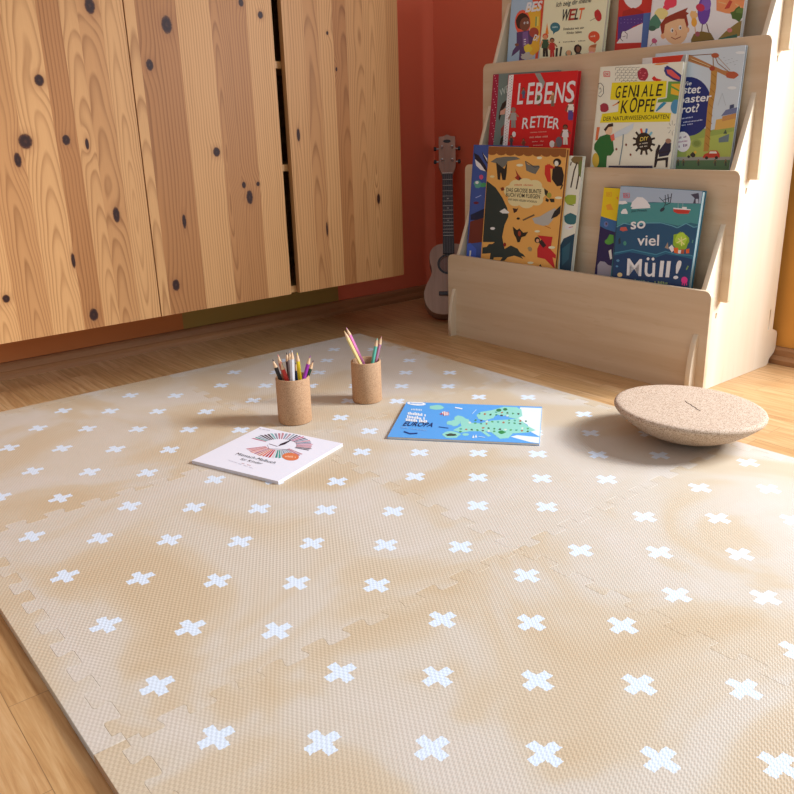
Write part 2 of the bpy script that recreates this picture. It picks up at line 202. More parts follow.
{'name': 'picture_book','o': [-0.9383,0.9228,0.4549],'theta': 4.5,'delta': 1,'W': 0.2396,'H': 0.2722,'T': 0.014,'cols': [[218,32,39],[218,32,39],[201,34,39]],'art': [[239,239,238,8,1464,37,2714,214,2714,183,727,8,723],[64,64,64,93,2703,86,2695,72,2695,63,2704,70,2713,84,2712],[171,53,53,156,2666,149,2658,135,2658,126,2667,133,2676,147,2675],[171,53,53,101,2634,94,2626,80,2626,71,2635,78,2644,92,2643],[64,64,64,164,2597,157,2589,143,2589,134,2599,141,2607,155,2606],[171,53,53,109,2565,103,2557,88,2557,79,2566,86,2575,101,2574],[171,53,53,172,2528,165,2520,151,2520,142,2530,149,2538,163,2537],[64,64,64,117,2496,111,2488,96,2488,87,2497,94,2506,109,2505],[171,53,53,180,2459,174,2451,159,2451,150,2460,157,2469,172,2468],[171,53,53,125,2427,119,2418,104,2419,95,2428,102,2436,117,2436],[64,64,64,188,2390,182,2382,167,2382,159,2391,165,2400,180,2399],[171,53,53,133,2358,127,2349,112,2349,104,2359,110,2367,125,2367],[171,53,53,196,2321,190,2312,175,2313,167,2322,173,2331,188,2330],[64,64,64,141,2288,135,2280,120,2280,112,2289,118,2298,133,2297],[171,53,53,86,2255,80,2247,65,2247,56,2256,63,2265,78,2264],[171,53,53,149,2219,143,2210,128,2210,120,2220,126,2228,141,2228],[64,64,64,94,2186,88,2177,73,2177,64,2186,71,2195,86,2195],[171,53,53,157,2149,151,2141,136,2141,128,2150,134,2159,149,2158],[171,53,53,102,2116,96,2107,81,2107,72,2117,79,2125,94,2125],[64,64,64,166,2080,159,2071,144,2071,136,2080,142,2089,157,2089],[171,53,53,110,2046,104,2037,89,2038,81,2047,87,2055,102,2055],[171,53,53,174,2010,167,2001,152,2001,144,2010,150,2019,165,2019],[64,64,64,118,1976,112,1967,97,1968,89,1977,95,1985,110,1985],[171,53,53,182,1940,175,1931,161,1932,152,1941,159,1949,173,1949],[171,53,53,127,1906,120,1897,105,1898,97,1907,103,1915,118,1915],[64,64,64,71,1872,65,1863,50,1863,41,1872,48,1881,63,1881],[171,53,53,135,1836,128,1827,113,1827,105,1836,111,1845,126,1845],[171,53,53,79,1802,73,1793,58,1793,49,1802,56,1811,71,1811],[64,64,64,143,1766,136,1757,121,1757,113,1766,119,1775,134,1775],[171,53,53,87,1731,81,1723,66,1723,57,1732,64,1741,79,1740],[171,53,53,151,1696,144,1687,130,1687,121,1696,128,1705,142,1705],[64,64,64,95,1661,89,1652,74,1652,65,1661,72,1670,87,1670],[171,53,53,159,1625,153,1616,138,1616,129,1626,136,1634,151,1634],[171,53,53,104,1590,97,1582,82,1582,74,1591,80,1600,95,1600],[64,64,64,167,1555,161,1546,146,1546,137,1555,144,1564,159,1564],[171,53,53,112,1520,105,1511,90,1511,82,1520,88,1529,103,1529],[171,53,53,175,1484,169,1475,154,1475,146,1484,152,1493,167,1493],[64,64,64,120,1449,113,1440,98,1440,90,1449,96,1458,111,1458],[171,53,53,64,1414,57,1405,42,1405,34,1414,40,1423,55,1423],[171,53,53,128,1378,122,1369,107,1369,98,1378,105,1387,120,1387],[64,64,64,72,1343,66,1334,51,1334,42,1343,49,1352,64,1352],[171,53,53,136,1307,130,1298,115,1298,106,1307,113,1316,128,1317],[171,53,53,80,1272,74,1263,59,1263,50,1272,57,1281,72,1281],[64,64,64,144,1237,138,1227,123,1227,114,1236,121,1245,136,1246],[171,53,53,88,1201,82,1192,67,1191,58,1200,65,1210,80,1210],[171,53,53,153,1165,146,1156,131,1156,123,1165,129,1174,144,1174],[64,64,64,97,1129,90,1120,75,1120,67,1129,73,1138,88,1138],[171,53,53,161,1094,154,1085,139,1085,131,1094,137,1103,152,1103],[171,53,53,105,1058,98,1049,83,1049,75,1058,81,1067,96,1067],[64,64,64,49,1022,42,1012,27,1012,18,1021,25,1031,40,1031],[171,53,53,113,987,107,977,91,977,83,986,89,995,105,996],[171,53,53,57,950,50,941,35,941,27,950,33,959,48,959],[64,64,64,121,915,115,906,100,906,91,915,98,924,113,924],[171,53,53,65,878,59,869,43,869,35,878,41,887,56,887],[171,53,53,130,844,123,834,108,834,99,843,106,852,121,853],[152,159,152,965,2714,1154,2714,1350,2474,1300,2330,1195,2448],[80,99,130,638,2101,629,2213,587,2215,596,2102],[80,99,130,688,2100,667,2213,625,2213,646,2100],[80,99,130,563,2205,693,2201,666,2303,567,2306],[168,111,80,556,2294,522,2220,548,2212,581,2286],[168,111,80,658,2281,712,2240,731,2252,677,2293],[53,38,34,661,2341,654,2321,631,2309,600,2310,574,2323,562,2344,569,2364,593,2376,623,2375,649,2361],[168,111,80,651,2330,646,2313,628,2303,605,2304,584,2315,575,2333,580,2350,598,2360,622,2359,642,2348],[130,72,53,1204,1906,1192,2045,1141,2047,1153,1908],[130,72,53,1264,1906,1237,2045,1187,2044,1213,1905],[92,111,72,1113,2034,1269,2030,1235,2156,1116,2159],[225,166,118,1102,2144,1063,2052,1094,2043,1134,2134],[225,166,118,1227,2129,1292,2078,1314,2092,1249,2143],[53,38,34,1230,2202,1221,2177,1193,2162,1156,2163,1125,2179,1110,2205,1118,2230,1146,2244,1183,2243,1215,2227],[225,166,118,1217,2189,1211,2168,1190,2155,1162,2156,1137,2170,1125,2191,1132,2212,1153,2225,1182,2224,1206,2210],[130,111,92,1677,1881,1663,2031,1609,2033,1623,1883],[130,111,92,1741,1881,1712,2032,1658,2031,1687,1880],[168,130,92,1579,2019,1746,2016,1709,2152,1582,2155],[239,188,137,1568,2138,1526,2039,1559,2030,1601,2128],[239,188,137,1700,2122,1770,2067,1794,2083,1723,2138],[72,53,34,1703,2201,1694,2174,1664,2159,1625,2160,1591,2177,1575,2205,1584,2232,1614,2248,1653,2247,1687,2229],[239,188,137,1690,2188,1683,2165,1661,2151,1630,2152,1604,2167,1592,2190,1598,2213,1621,2227,1651,2226,1677,2211],[92,72,147,2324,1534,2302,1750,2226,1752,2248,1536],[92,72,147,2388,1535,2388,1659,2370,1751,2295,1749,2338,1534],[239,233,219,2184,1731,2388,1729,2388,1835,2364,1922,2186,1926],[131,84,65,2167,1902,2110,1759,2157,1746,2214,1888],[131,84,65,2352,1881,2388,1852,2388,1901,2385,1903],[53,38,34,2355,1994,2343,1955,2302,1932,2247,1933,2199,1958,2177,1997,2189,2036,2230,2059,2285,2058,2333,2033],[131,84,65,2337,1974,2328,1941,2297,1921,2255,1922,2218,1943,2200,1976,2209,2009,2241,2029,2283,2028,2320,2007],[92,72,147,2209,1777,2359,1774,2346,1551,2230,1552],[239,239,224,2222,935,2201,1140,2129,1141,2149,935],[239,239,224,2306,938,2266,1142,2195,1139,2235,934],[239,239,239,2089,1120,2311,1122,2261,1307,2091,1306],[131,84,65,2073,1283,2018,1145,2063,1133,2117,1271],[131,84,65,2249,1266,2342,1194,2374,1216,2280,1289],[53,38,34,2252,1374,2240,1337,2201,1314,2149,1314,2103,1337,2082,1374,2094,1412,2133,1434,2186,1434,2231,1411],[131,84,65,2235,1355,2227,1324,2197,1304,2156,1304,2121,1323,2105,1355,2113,1386,2143,1406,2183,1406,2218,1386],[149,149,144,352,1349,334,1566,253,1567,270,1350],[149,149,144,447,1351,407,1567,327,1565,366,1348],[168,168,164,207,1546,457,1545,406,1740,214,1742],[168,130,108,193,1718,128,1574,178,1561,243,1705],[168,130,108,391,1698,495,1620,531,1643,427,1721],[130,130,125,397,1812,384,1773,339,1749,280,1750,229,1775,206,1814,220,1853,265,1877,324,1876,375,1851],[168,130,108,378,1792,368,1759,333,1739,288,1739,249,1760,231,1794,241,1827,276,1847,321,1846,360,1825],[239,239,239,468,1177,467,1151,458,1129,442,1111,420,1102,396,1102,373,1111,352,1128,338,1150,331,1176,332,1203,341,1226,358,1243,379,1252,403,1252,426,1243,447,1226,461,1203],[72,72,82,334,870,325,987,281,987,290,870],[72,72,82,385,872,364,989,321,987,342,870],[72,72,82,256,975,391,977,363,1082,260,1081],[168,111,80,249,1068,214,989,241,983,276,1061],[168,111,80,355,1059,411,1018,431,1031,375,1072],[53,38,34,359,1121,351,1100,327,1087,295,1086,268,1099,256,1120,263,1142,288,1155,319,1155,347,1142],[168,111,80,348,1110,343,1092,324,1081,300,1080,279,1091,269,1109,275,1127,293,1139,318,1139,339,1128],[130,72,60,789,826,780,927,743,927,752,826],[130,72,60,833,828,814,929,777,927,796,826],[130,72,60,723,917,837,919,813,1010,725,1008],[168,111,80,716,997,686,929,709,923,738,991],[168,111,80,806,990,854,954,870,965,823,1001],[53,38,34,809,1043,803,1025,782,1013,755,1013,732,1024,721,1042,728,1060,748,1072,775,1072,798,1061],[168,111,80,800,1033,795,1018,780,1008,759,1008,741,1017,733,1033,737,1048,753,1058,774,1058,792,1049],[111,111,120,2120,999,2119,954,2105,915,2078,885,2043,868,2003,868,1963,883,1929,912,1904,951,1891,996,1892,1041,1907,1081,1934,1111,1969,1127,2009,1127,2049,1112,2083,1083,2108,1044],[239,239,233,1870,946,1869,917,1857,891,1835,871,1807,860,1776,860,1746,869,1719,888,1700,914,1691,943,1693,973,1705,999,1727,1019,1755,1029,1786,1030,1816,1020,1843,1001,1861,976],[149,111,92,1957,931,1956,911,1949,893,1937,879,1920,872,1902,871,1884,878,1868,891,1856,909,1850,929,1851,950,1858,968,1870,981,1887,989,1905,989,1924,982,1940,969,1951,951],[239,185,168,997,1215,1019,1216,1017,1234,995,1233],[239,185,168,1033,1217,1055,1218,1052,1238,1031,1237],[239,185,168,1069,1218,1091,1219,1088,1243,1066,1242],[239,185,168,1105,1220,1126,1221,1124,1244,1102,1243],[239,185,168,1141,1222,1162,1223,1159,1249,1137,1248],[239,185,168,1176,1223,1198,1224,1195,1245,1174,1244],[239,185,168,1212,1225,1233,1226,1230,1248,1209,1247],[239,185,168,1283,1228,1304,1229,1301,1255,1280,1254],[239,185,168,1318,1230,1339,1231,1337,1252,1315,1251],[239,185,168,1353,1232,1374,1233,1371,1258,1350,1257],[239,185,168,1388,1233,1410,1234,1407,1254,1386,1253],[239,185,168,1424,1235,1445,1236,1442,1256,1421,1255],[239,185,168,1459,1237,1479,1238,1477,1258,1456,1257],[239,185,168,1493,1238,1514,1239,1512,1258,1491,1257],[239,185,168,1528,1240,1549,1241,1546,1262,1526,1261],[239,185,168,981,1081,1004,1082,1001,1113,977,1112],[239,185,168,1020,1083,1043,1084,1038,1125,1015,1124],[239,185,168,1058,1084,1081,1086,1077,1120,1054,1119],[239,185,168,1097,1086,1120,1087,1114,1135,1091,1134],[239,185,168,1173,1090,1196,1091,1191,1131,1169,1130],[239,185,168,1212,1092,1234,1093,1229,1133,1207,1132],[239,185,168,1250,1094,1272,1095,1267,1139,1244,1138],[239,185,168,1287,1096,1310,1097,1306,1135,1283,1134],[239,185,168,1325,1098,1348,1099,1344,1134,1321,1133],[239,185,168,1363,1099,1386,1101,1381,1138,1358,1137],[239,185,168,1438,1103,1461,1104,1457,1134,1435,1133],[239,185,168,1476,1105,1498,1106,1493,1146,1471,1145],[239,185,168,1513,1107,1535,1108,1531,1146,1508,1145],[239,185,168,1550,1109,1573,1110,1568,1149,1545,1148],[239,185,168,1587,1111,1610,1112,1604,1155,1582,1154],[239,185,168,1087,978,1108,980,1105,1004,1084,1003],[239,185,168,1122,981,1143,982,1140,1008,1119,1007],[239,185,168,1157,983,1178,984,1175,1005,1154,1004],[239,185,168,1192,985,1212,986,1209,1012,1189,1010],[239,185,168,1226,987,1247,988,1245,1005,1224,1003],[239,185,168,1261,989,1282,991,1280,1007,1259,1005],[239,185,168,1365,996,1385,997,1382,1019,1362,1018],[239,185,168,1399,998,1420,999,1416,1025,1396,1024],[239,185,168,1433,1000,1454,1001,1451,1020,1431,1018],[239,185,168,1467,1002,1488,1003,1486,1021,1465,1019],[239,185,168,1137,885,1160,887,1156,913,1133,912],[239,185,168,1175,887,1198,889,1195,909,1172,907],[239,185,168,1213,889,1236,891,1233,911,1211,910],[239,185,168,1251,891,1274,893,1271,916,1248,914],[239,185,168,1289,893,1312,895,1310,913,1287,912],[239,185,168,1327,895,1350,897,1347,919,1324,918],[239,185,168,1365,897,1387,898,1385,917,1362,916],[239,185,168,1402,899,1425,900,1422,922,1400,921],[239,185,168,1440,901,1462,902,1459,926,1437,925]],'txt': [['L',239,239,239,42.2,195.4,21.1,56.1,2.6,0.02,4],['E',239,239,239,76.2,195.4,23.2,55.5,2.2,0.02,4],['B',239,239,239,104.4,195.2,25.3,55.0,1.9,0.02,4],['E',239,239,239,137.4,195.2,24.8,54.4,1.9,0.02,4],['N',239,239,239,171.4,196.5,30.6,50.8,1.3,0.02,4],['S',239,239,239,207.1,197.7,29.0,52.1,1.3,0.02,4],['R',239,239,239,67.4,132.3,23.6,29.1,1.8,0.02,4],['E',239,239,239,95.7,135.0,18.1,29.9,2.2,0.02,4],['T',239,239,239,115.2,136.4,20.4,29.7,1.9,0.02,4],['T',239,239,239,135.7,135.7,20.1,30.1,1.9,0.02,4],['E',239,239,239,156.8,134.4,16.5,29.3,2.4,0.02,4],['R',239,239,239,175.2,131.8,21.2,28.5,1.9,0.02,4]],"label":'bright red hardback with big white capitals and tiny rescuers'},
{'name': 'picture_book','o': [-0.512,0.93,0.457],'theta': 4,'delta': 0,'W': 0.116,'H': 0.2803,'T': 0.01,'cols': [[224,221,214],[204,204,200],[239,239,228]],'art': [[214,60,40,282,2795,1152,2795,1152,2560,305,2618],[168,168,166,1092,2795,1152,2795,1152,2593,1013,2603]],'txt': [],"label":'narrow book with red top peeking out above the cream telescope book'},
{'name': 'picture_book','o': [-0.4851,0.941,0.457],'theta': 4,'delta': 0,'W': 0.222,'H': 0.2882,'T': 0.009,'cols': [[206,219,226],[174,188,190],[53,53,60]],'art': [[155,177,89,184,1349,1097,1101,1342,1250,1656,1170,2212,1287,2212,310,326,270],[224,178,92,1752,1391,2212,1460,2212,1226,1742,1169],[179,195,96,1119,947,2212,1141,2212,575,1122,599],[27,47,116,1616,1655,1617,1527,1593,1404,1545,1294,1475,1199,1386,1126,1280,1076,1162,1053,1038,1058,912,1091,791,1151,681,1235,585,1341,510,1463,458,1595,432,1731,433,1865,461,1991,514,2103,590,2195,685,2265,795,2309,914,2326,1037,2315,1159,2277,1275,2215,1380,2131,1469,2028,1540,1911,1590,1785],[204,214,239,896,1419,918,1421,914,1448,892,1445],[204,214,239,932,1423,954,1425,950,1451,929,1448],[204,214,239,968,1427,990,1429,987,1448,965,1446],[204,214,239,1004,1431,1026,1433,1022,1457,1001,1455],[204,214,239,1040,1434,1061,1437,1057,1467,1036,1464],[204,214,239,1076,1438,1097,1441,1093,1468,1072,1465],[204,214,239,1111,1442,1132,1445,1129,1466,1108,1464],[204,214,239,1147,1446,1168,1448,1164,1477,1143,1475],[204,214,239,946,1338,969,1340,966,1360,943,1357],[204,214,239,984,1341,1007,1344,1003,1371,980,1368],[204,214,239,1022,1345,1045,1347,1041,1376,1018,1374],[204,214,239,1060,1349,1082,1351,1080,1371,1057,1369],[204,214,239,1098,1352,1120,1354,1117,1379,1094,1377],[204,214,239,1135,1356,1158,1358,1155,1377,1132,1375],[204,214,239,1173,1359,1195,1361,1192,1386,1169,1384],[204,214,239,1210,1363,1232,1365,1230,1386,1207,1384],[204,214,239,1247,1366,1270,1368,1267,1387,1245,1385],[204,214,239,1285,1370,1307,1372,1304,1393,1281,1391],[204,214,239,1322,1373,1344,1375,1341,1398,1318,1396],[204,214,239,1359,1377,1381,1379,1377,1408,1354,1406],[204,214,239,1395,1380,1417,1382,1414,1405,1392,1403],[204,214,239,916,1273,938,1275,934,1302,912,1299],[204,214,239,952,1277,974,1279,971,1300,949,1298],[204,214,239,988,1281,1010,1283,1007,1305,985,1303],[204,214,239,1060,1289,1082,1292,1078,1314,1057,1312],[204,214,239,1096,1293,1117,1296,1114,1319,1093,1317],[204,214,239,1131,1297,1153,1300,1149,1323,1128,1321],[204,214,239,1167,1301,1188,1304,1185,1327,1164,1325],[190,142,68,1478,2465,1627,2473,1655,2055,1634,1616,1670,718,1540,717,1506,1620,1508,2136],[149,98,39,1487,2370,1619,2271,1626,2279,1494,2377],[149,98,39,1495,2209,1626,2111,1633,2119,1503,2217],[149,98,39,1504,2048,1632,1950,1640,1958,1511,2056],[149,98,39,1512,1886,1639,1789,1646,1797,1520,1894],[149,98,39,1521,1723,1645,1627,1653,1634,1529,1731],[149,98,39,1529,1560,1652,1464,1660,1472,1537,1568],[149,98,39,1538,1396,1659,1300,1667,1308,1546,1404],[149,98,39,1546,1231,1665,1136,1673,1144,1555,1239],[149,98,39,1555,1066,1672,971,1680,979,1563,1074],[149,98,39,1564,900,1679,805,1687,813,1572,907],[185,128,77,763,2802,906,2791,1525,2516,1769,2410,2064,2348,2095,2275,1915,2258,1514,2445,834,2675],[130,84,41,802,2727,1508,2476,1510,2486,805,2737],[239,239,195,961,2699,1463,2499,1465,2505,964,2705],[130,84,41,844,2766,1470,2754,1467,2769,841,2781],[130,84,41,1505,2741,1615,2561,1630,2565,1520,2746],[130,84,41,1618,2558,1938,2340,1947,2351,1627,2569],[149,111,53,1467,2754,1517,2498,1538,2498,1488,2753],[168,130,92,1576,2706,1931,2396,1938,2403,1584,2713],[177,92,60,1629,2720,1625,2703,1612,2689,1589,2680,1559,2676,1527,2679,1496,2687,1469,2700,1451,2717,1443,2735,1446,2752,1460,2766,1483,2775,1513,2779,1545,2776,1576,2768,1602,2754,1620,2738],[185,92,60,2151,2286,2103,2252,2050,2220,1957,2234,1868,2258,1856,2304,1853,2350,1932,2371,2029,2368,2105,2331],[168,72,48,1571,2459,1569,2442,1560,2427,1543,2417,1522,2412,1499,2414,1475,2421,1456,2434,1442,2450,1435,2468,1436,2485,1446,2500,1463,2510,1484,2514,1508,2513,1531,2505,1550,2493,1564,2477],[153,165,171,1733,2659,1774,2663,1771,2670,1731,2666],[153,165,171,1780,2595,1820,2599,1817,2606,1777,2602],[153,165,171,1826,2531,1866,2535,1864,2543,1823,2538],[153,165,171,1851,2611,1891,2615,1888,2622,1848,2618],[153,165,171,1897,2547,1937,2552,1934,2559,1894,2555],[153,165,171,1922,2627,1961,2631,1959,2638,1919,2634],[153,165,171,1968,2564,2007,2568,2005,2575,1965,2571],[153,165,171,2013,2500,2053,2505,2050,2512,2011,2507],[153,165,171,2038,2580,2077,2584,2074,2591,2035,2587],[233,239,239,2212,2711,2189,2709,2150,2708,2108,2712,2068,2718,2035,2727,2012,2737,2004,2747,2010,2757,2029,2763,2061,2767,2100,2767,2142,2764,2181,2757,2212,2749],[233,239,239,2135,2031,2131,2021,2114,2012,2087,2006,2053,2004,2016,2005,1980,2011,1951,2020,1930,2030,1922,2042,1927,2053,1944,2062,1972,2067,2006,2070,2043,2068,2078,2062,2107,2053,2127,2043],[174,184,188,1755,1685,1822,1937,1814,1940,1747,1687],[174,184,188,1814,1938,1935,1678,1943,1680,1822,1939],[111,123,161,2212,1519,1859,1462,1953,1588,2212,1634],[71,84,116,2037,1603,2033,1683,2128,1702,2139,1629],[204,149,89,1889,1454,2212,1518,2212,1408,1904,1351],[111,130,137,1872,1000,2109,1090,2113,924,1886,906],[72,92,80,1964,1092,2012,1183,2055,1091],[149,168,89,1472,889,1469,857,1452,830,1422,810,1384,799,1341,799,1299,809,1263,830,1237,858,1225,889,1228,921,1246,948,1276,969,1315,979,1358,979,1400,968,1435,947,1460,920],[130,149,72,1428,889,1427,869,1415,852,1396,839,1371,832,1344,832,1317,839,1294,852,1277,869,1270,889,1272,909,1283,926,1303,939,1328,945,1355,945,1382,938,1405,926,1421,908],[168,168,156,711,588,2212,608,2212,541,721,509],[204,72,53,1544,603,1579,661,1662,688,1698,737,1868,738,1943,663,1962,588,1547,576],[239,239,224,1700,718,1850,719,1882,674,1685,673],[53,46,41,1677,578,1677,566,1672,556,1662,548,1650,544,1637,543,1623,547,1612,555,1604,565,1600,577,1600,589,1606,599,1615,607,1627,611,1640,611,1654,607,1665,599,1673,589],[53,46,41,1916,584,1916,572,1910,562,1901,554,1890,550,1876,550,1863,554,1852,561,1844,571,1840,583,1840,595,1846,605,1855,613,1867,617,1880,617,1893,613,1904,605,1912,595],[92,130,92,721,509,2212,541,2212,310,753,279],[72,72,72,945,393,938,453,920,453,927,393],[72,72,72,966,394,955,453,937,452,948,393],[72,92,72,910,447,966,448,952,501,909,501],[168,111,80,905,494,892,454,903,450,916,490],[168,111,80,950,489,974,468,982,475,957,496],[53,38,34,950,521,947,510,937,503,924,503,912,510,907,520,909,531,919,538,932,538,944,532],[168,111,80,945,515,944,506,936,500,926,500,917,506,912,515,914,524,922,530,932,530,941,524],[72,72,72,1082,396,1075,455,1057,455,1064,396],[72,72,72,1103,396,1091,455,1074,454,1085,395],[72,92,72,1047,449,1103,450,1089,503,1047,502],[168,111,80,1042,496,1030,456,1041,453,1053,492],[168,111,80,1086,491,1110,470,1118,477,1094,498],[53,38,34,1086,522,1084,512,1074,505,1061,505,1049,511,1044,522,1046,533,1056,540,1069,540,1081,533],[168,111,80,1082,517,1080,508,1073,502,1063,502,1054,507,1049,516,1051,526,1059,531,1069,531,1078,526],[72,72,72,1462,402,1455,460,1437,460,1444,402],[72,72,72,1482,403,1471,461,1453,460,1465,402],[72,92,72,1428,454,1482,455,1468,508,1427,507],[168,111,80,1423,501,1411,462,1421,458,1433,497],[168,111,80,1465,496,1489,476,1496,482,1473,503],[53,38,34,1465,527,1463,516,1454,510,1441,510,1430,516,1424,527,1427,537,1436,544,1449,544,1460,538],[168,111,80,1461,521,1460,513,1452,507,1443,507,1434,512,1430,521,1431,530,1439,536,1448,536,1457,530],[72,72,72,1873,409,1866,466,1849,466,1856,409],[72,72,72,1893,410,1881,467,1865,466,1876,409],[72,92,72,1840,461,1892,461,1878,513,1839,512],[168,111,80,1835,506,1823,468,1834,464,1845,503],[168,111,80,1876,502,1899,482,1906,488,1883,508],[53,38,34,1876,532,1873,522,1864,515,1852,515,1841,521,1836,532,1838,542,1847,549,1859,549,1870,542],[168,111,80,1872,527,1870,518,1863,512,1854,512,1845,517,1841,526,1843,535,1850,540,1859,541,1868,535],[72,72,72,2126,413,2119,470,2102,470,2109,413],[72,72,72,2145,414,2134,471,2117,470,2129,413],[72,92,72,2093,464,2144,465,2131,516,2092,516],[168,111,80,2088,509,2077,471,2087,468,2098,506],[168,111,80,2128,505,2151,485,2158,491,2135,511],[53,38,34,2128,535,2126,525,2117,518,2105,518,2094,524,2089,535,2091,545,2100,551,2112,552,2123,545],[168,111,80,2124,530,2123,521,2116,515,2107,515,2098,521,2094,529,2096,538,2102,543,2112,544,2120,538],[239,195,72,1376,698,1376,687,1371,678,1363,671,1352,667,1339,667,1327,671,1317,677,1309,687,1306,697,1306,708,1311,717,1320,724,1331,728,1343,728,1355,724,1365,717,1373,708],[53,53,53,1358,640,1342,597,1295,583,1253,605,1214,639,1243,673,1278,703,1325,677],[53,53,53,1226,600,1225,590,1220,580,1211,573,1200,569,1188,569,1176,573,1165,580,1157,589,1154,599,1155,610,1159,620,1168,627,1179,630,1192,630,1204,627,1214,620,1222,611],[239,239,239,1194,924,1193,848,1168,780,1122,730,1061,703,992,703,923,729,862,780,818,848,795,926,796,1003,822,1070,869,1120,931,1146,1000,1145,1068,1118,1128,1067,1171,1000],[130,92,130,878,987,903,992,897,1036,872,1031],[130,92,130,920,995,945,999,939,1044,914,1040],[130,92,130,1003,1010,1028,1014,1024,1044,999,1039],[130,92,130,1044,1017,1069,1022,1064,1058,1039,1054],[168,111,149,881,902,901,904,897,939,876,936],[168,111,149,915,906,936,909,931,946,910,944],[168,111,149,950,910,970,913,967,939,946,936],[168,111,149,984,915,1005,917,1000,952,979,949],[168,111,149,1019,919,1039,922,1034,955,1014,953],[168,111,149,1053,923,1073,926,1069,958,1048,956],[168,111,149,1087,928,1107,930,1104,957,1083,955],[130,92,130,905,793,928,797,921,844,898,840],[130,92,130,1020,812,1043,816,1035,877,1012,874],[130,92,130,1059,819,1082,823,1074,875,1051,872],[130,92,130,1097,825,1120,829,1113,878,1090,874]],'txt': [['Wie',239,239,239,75.2,213.8,28.9,9.2,1.5,0.02,6],['röstet',239,239,239,57.8,197.6,70.5,17.8,-0.5,0.025,6],['Toaster',239,239,239,55.3,175.9,102.2,17.1,2.0,0.025,6],['Brot?',239,239,239,71.1,153.9,58.6,17.9,3.5,0.025,6]],"label":'pale blue hardback with a yellow crane, dark blue circle and red car'},
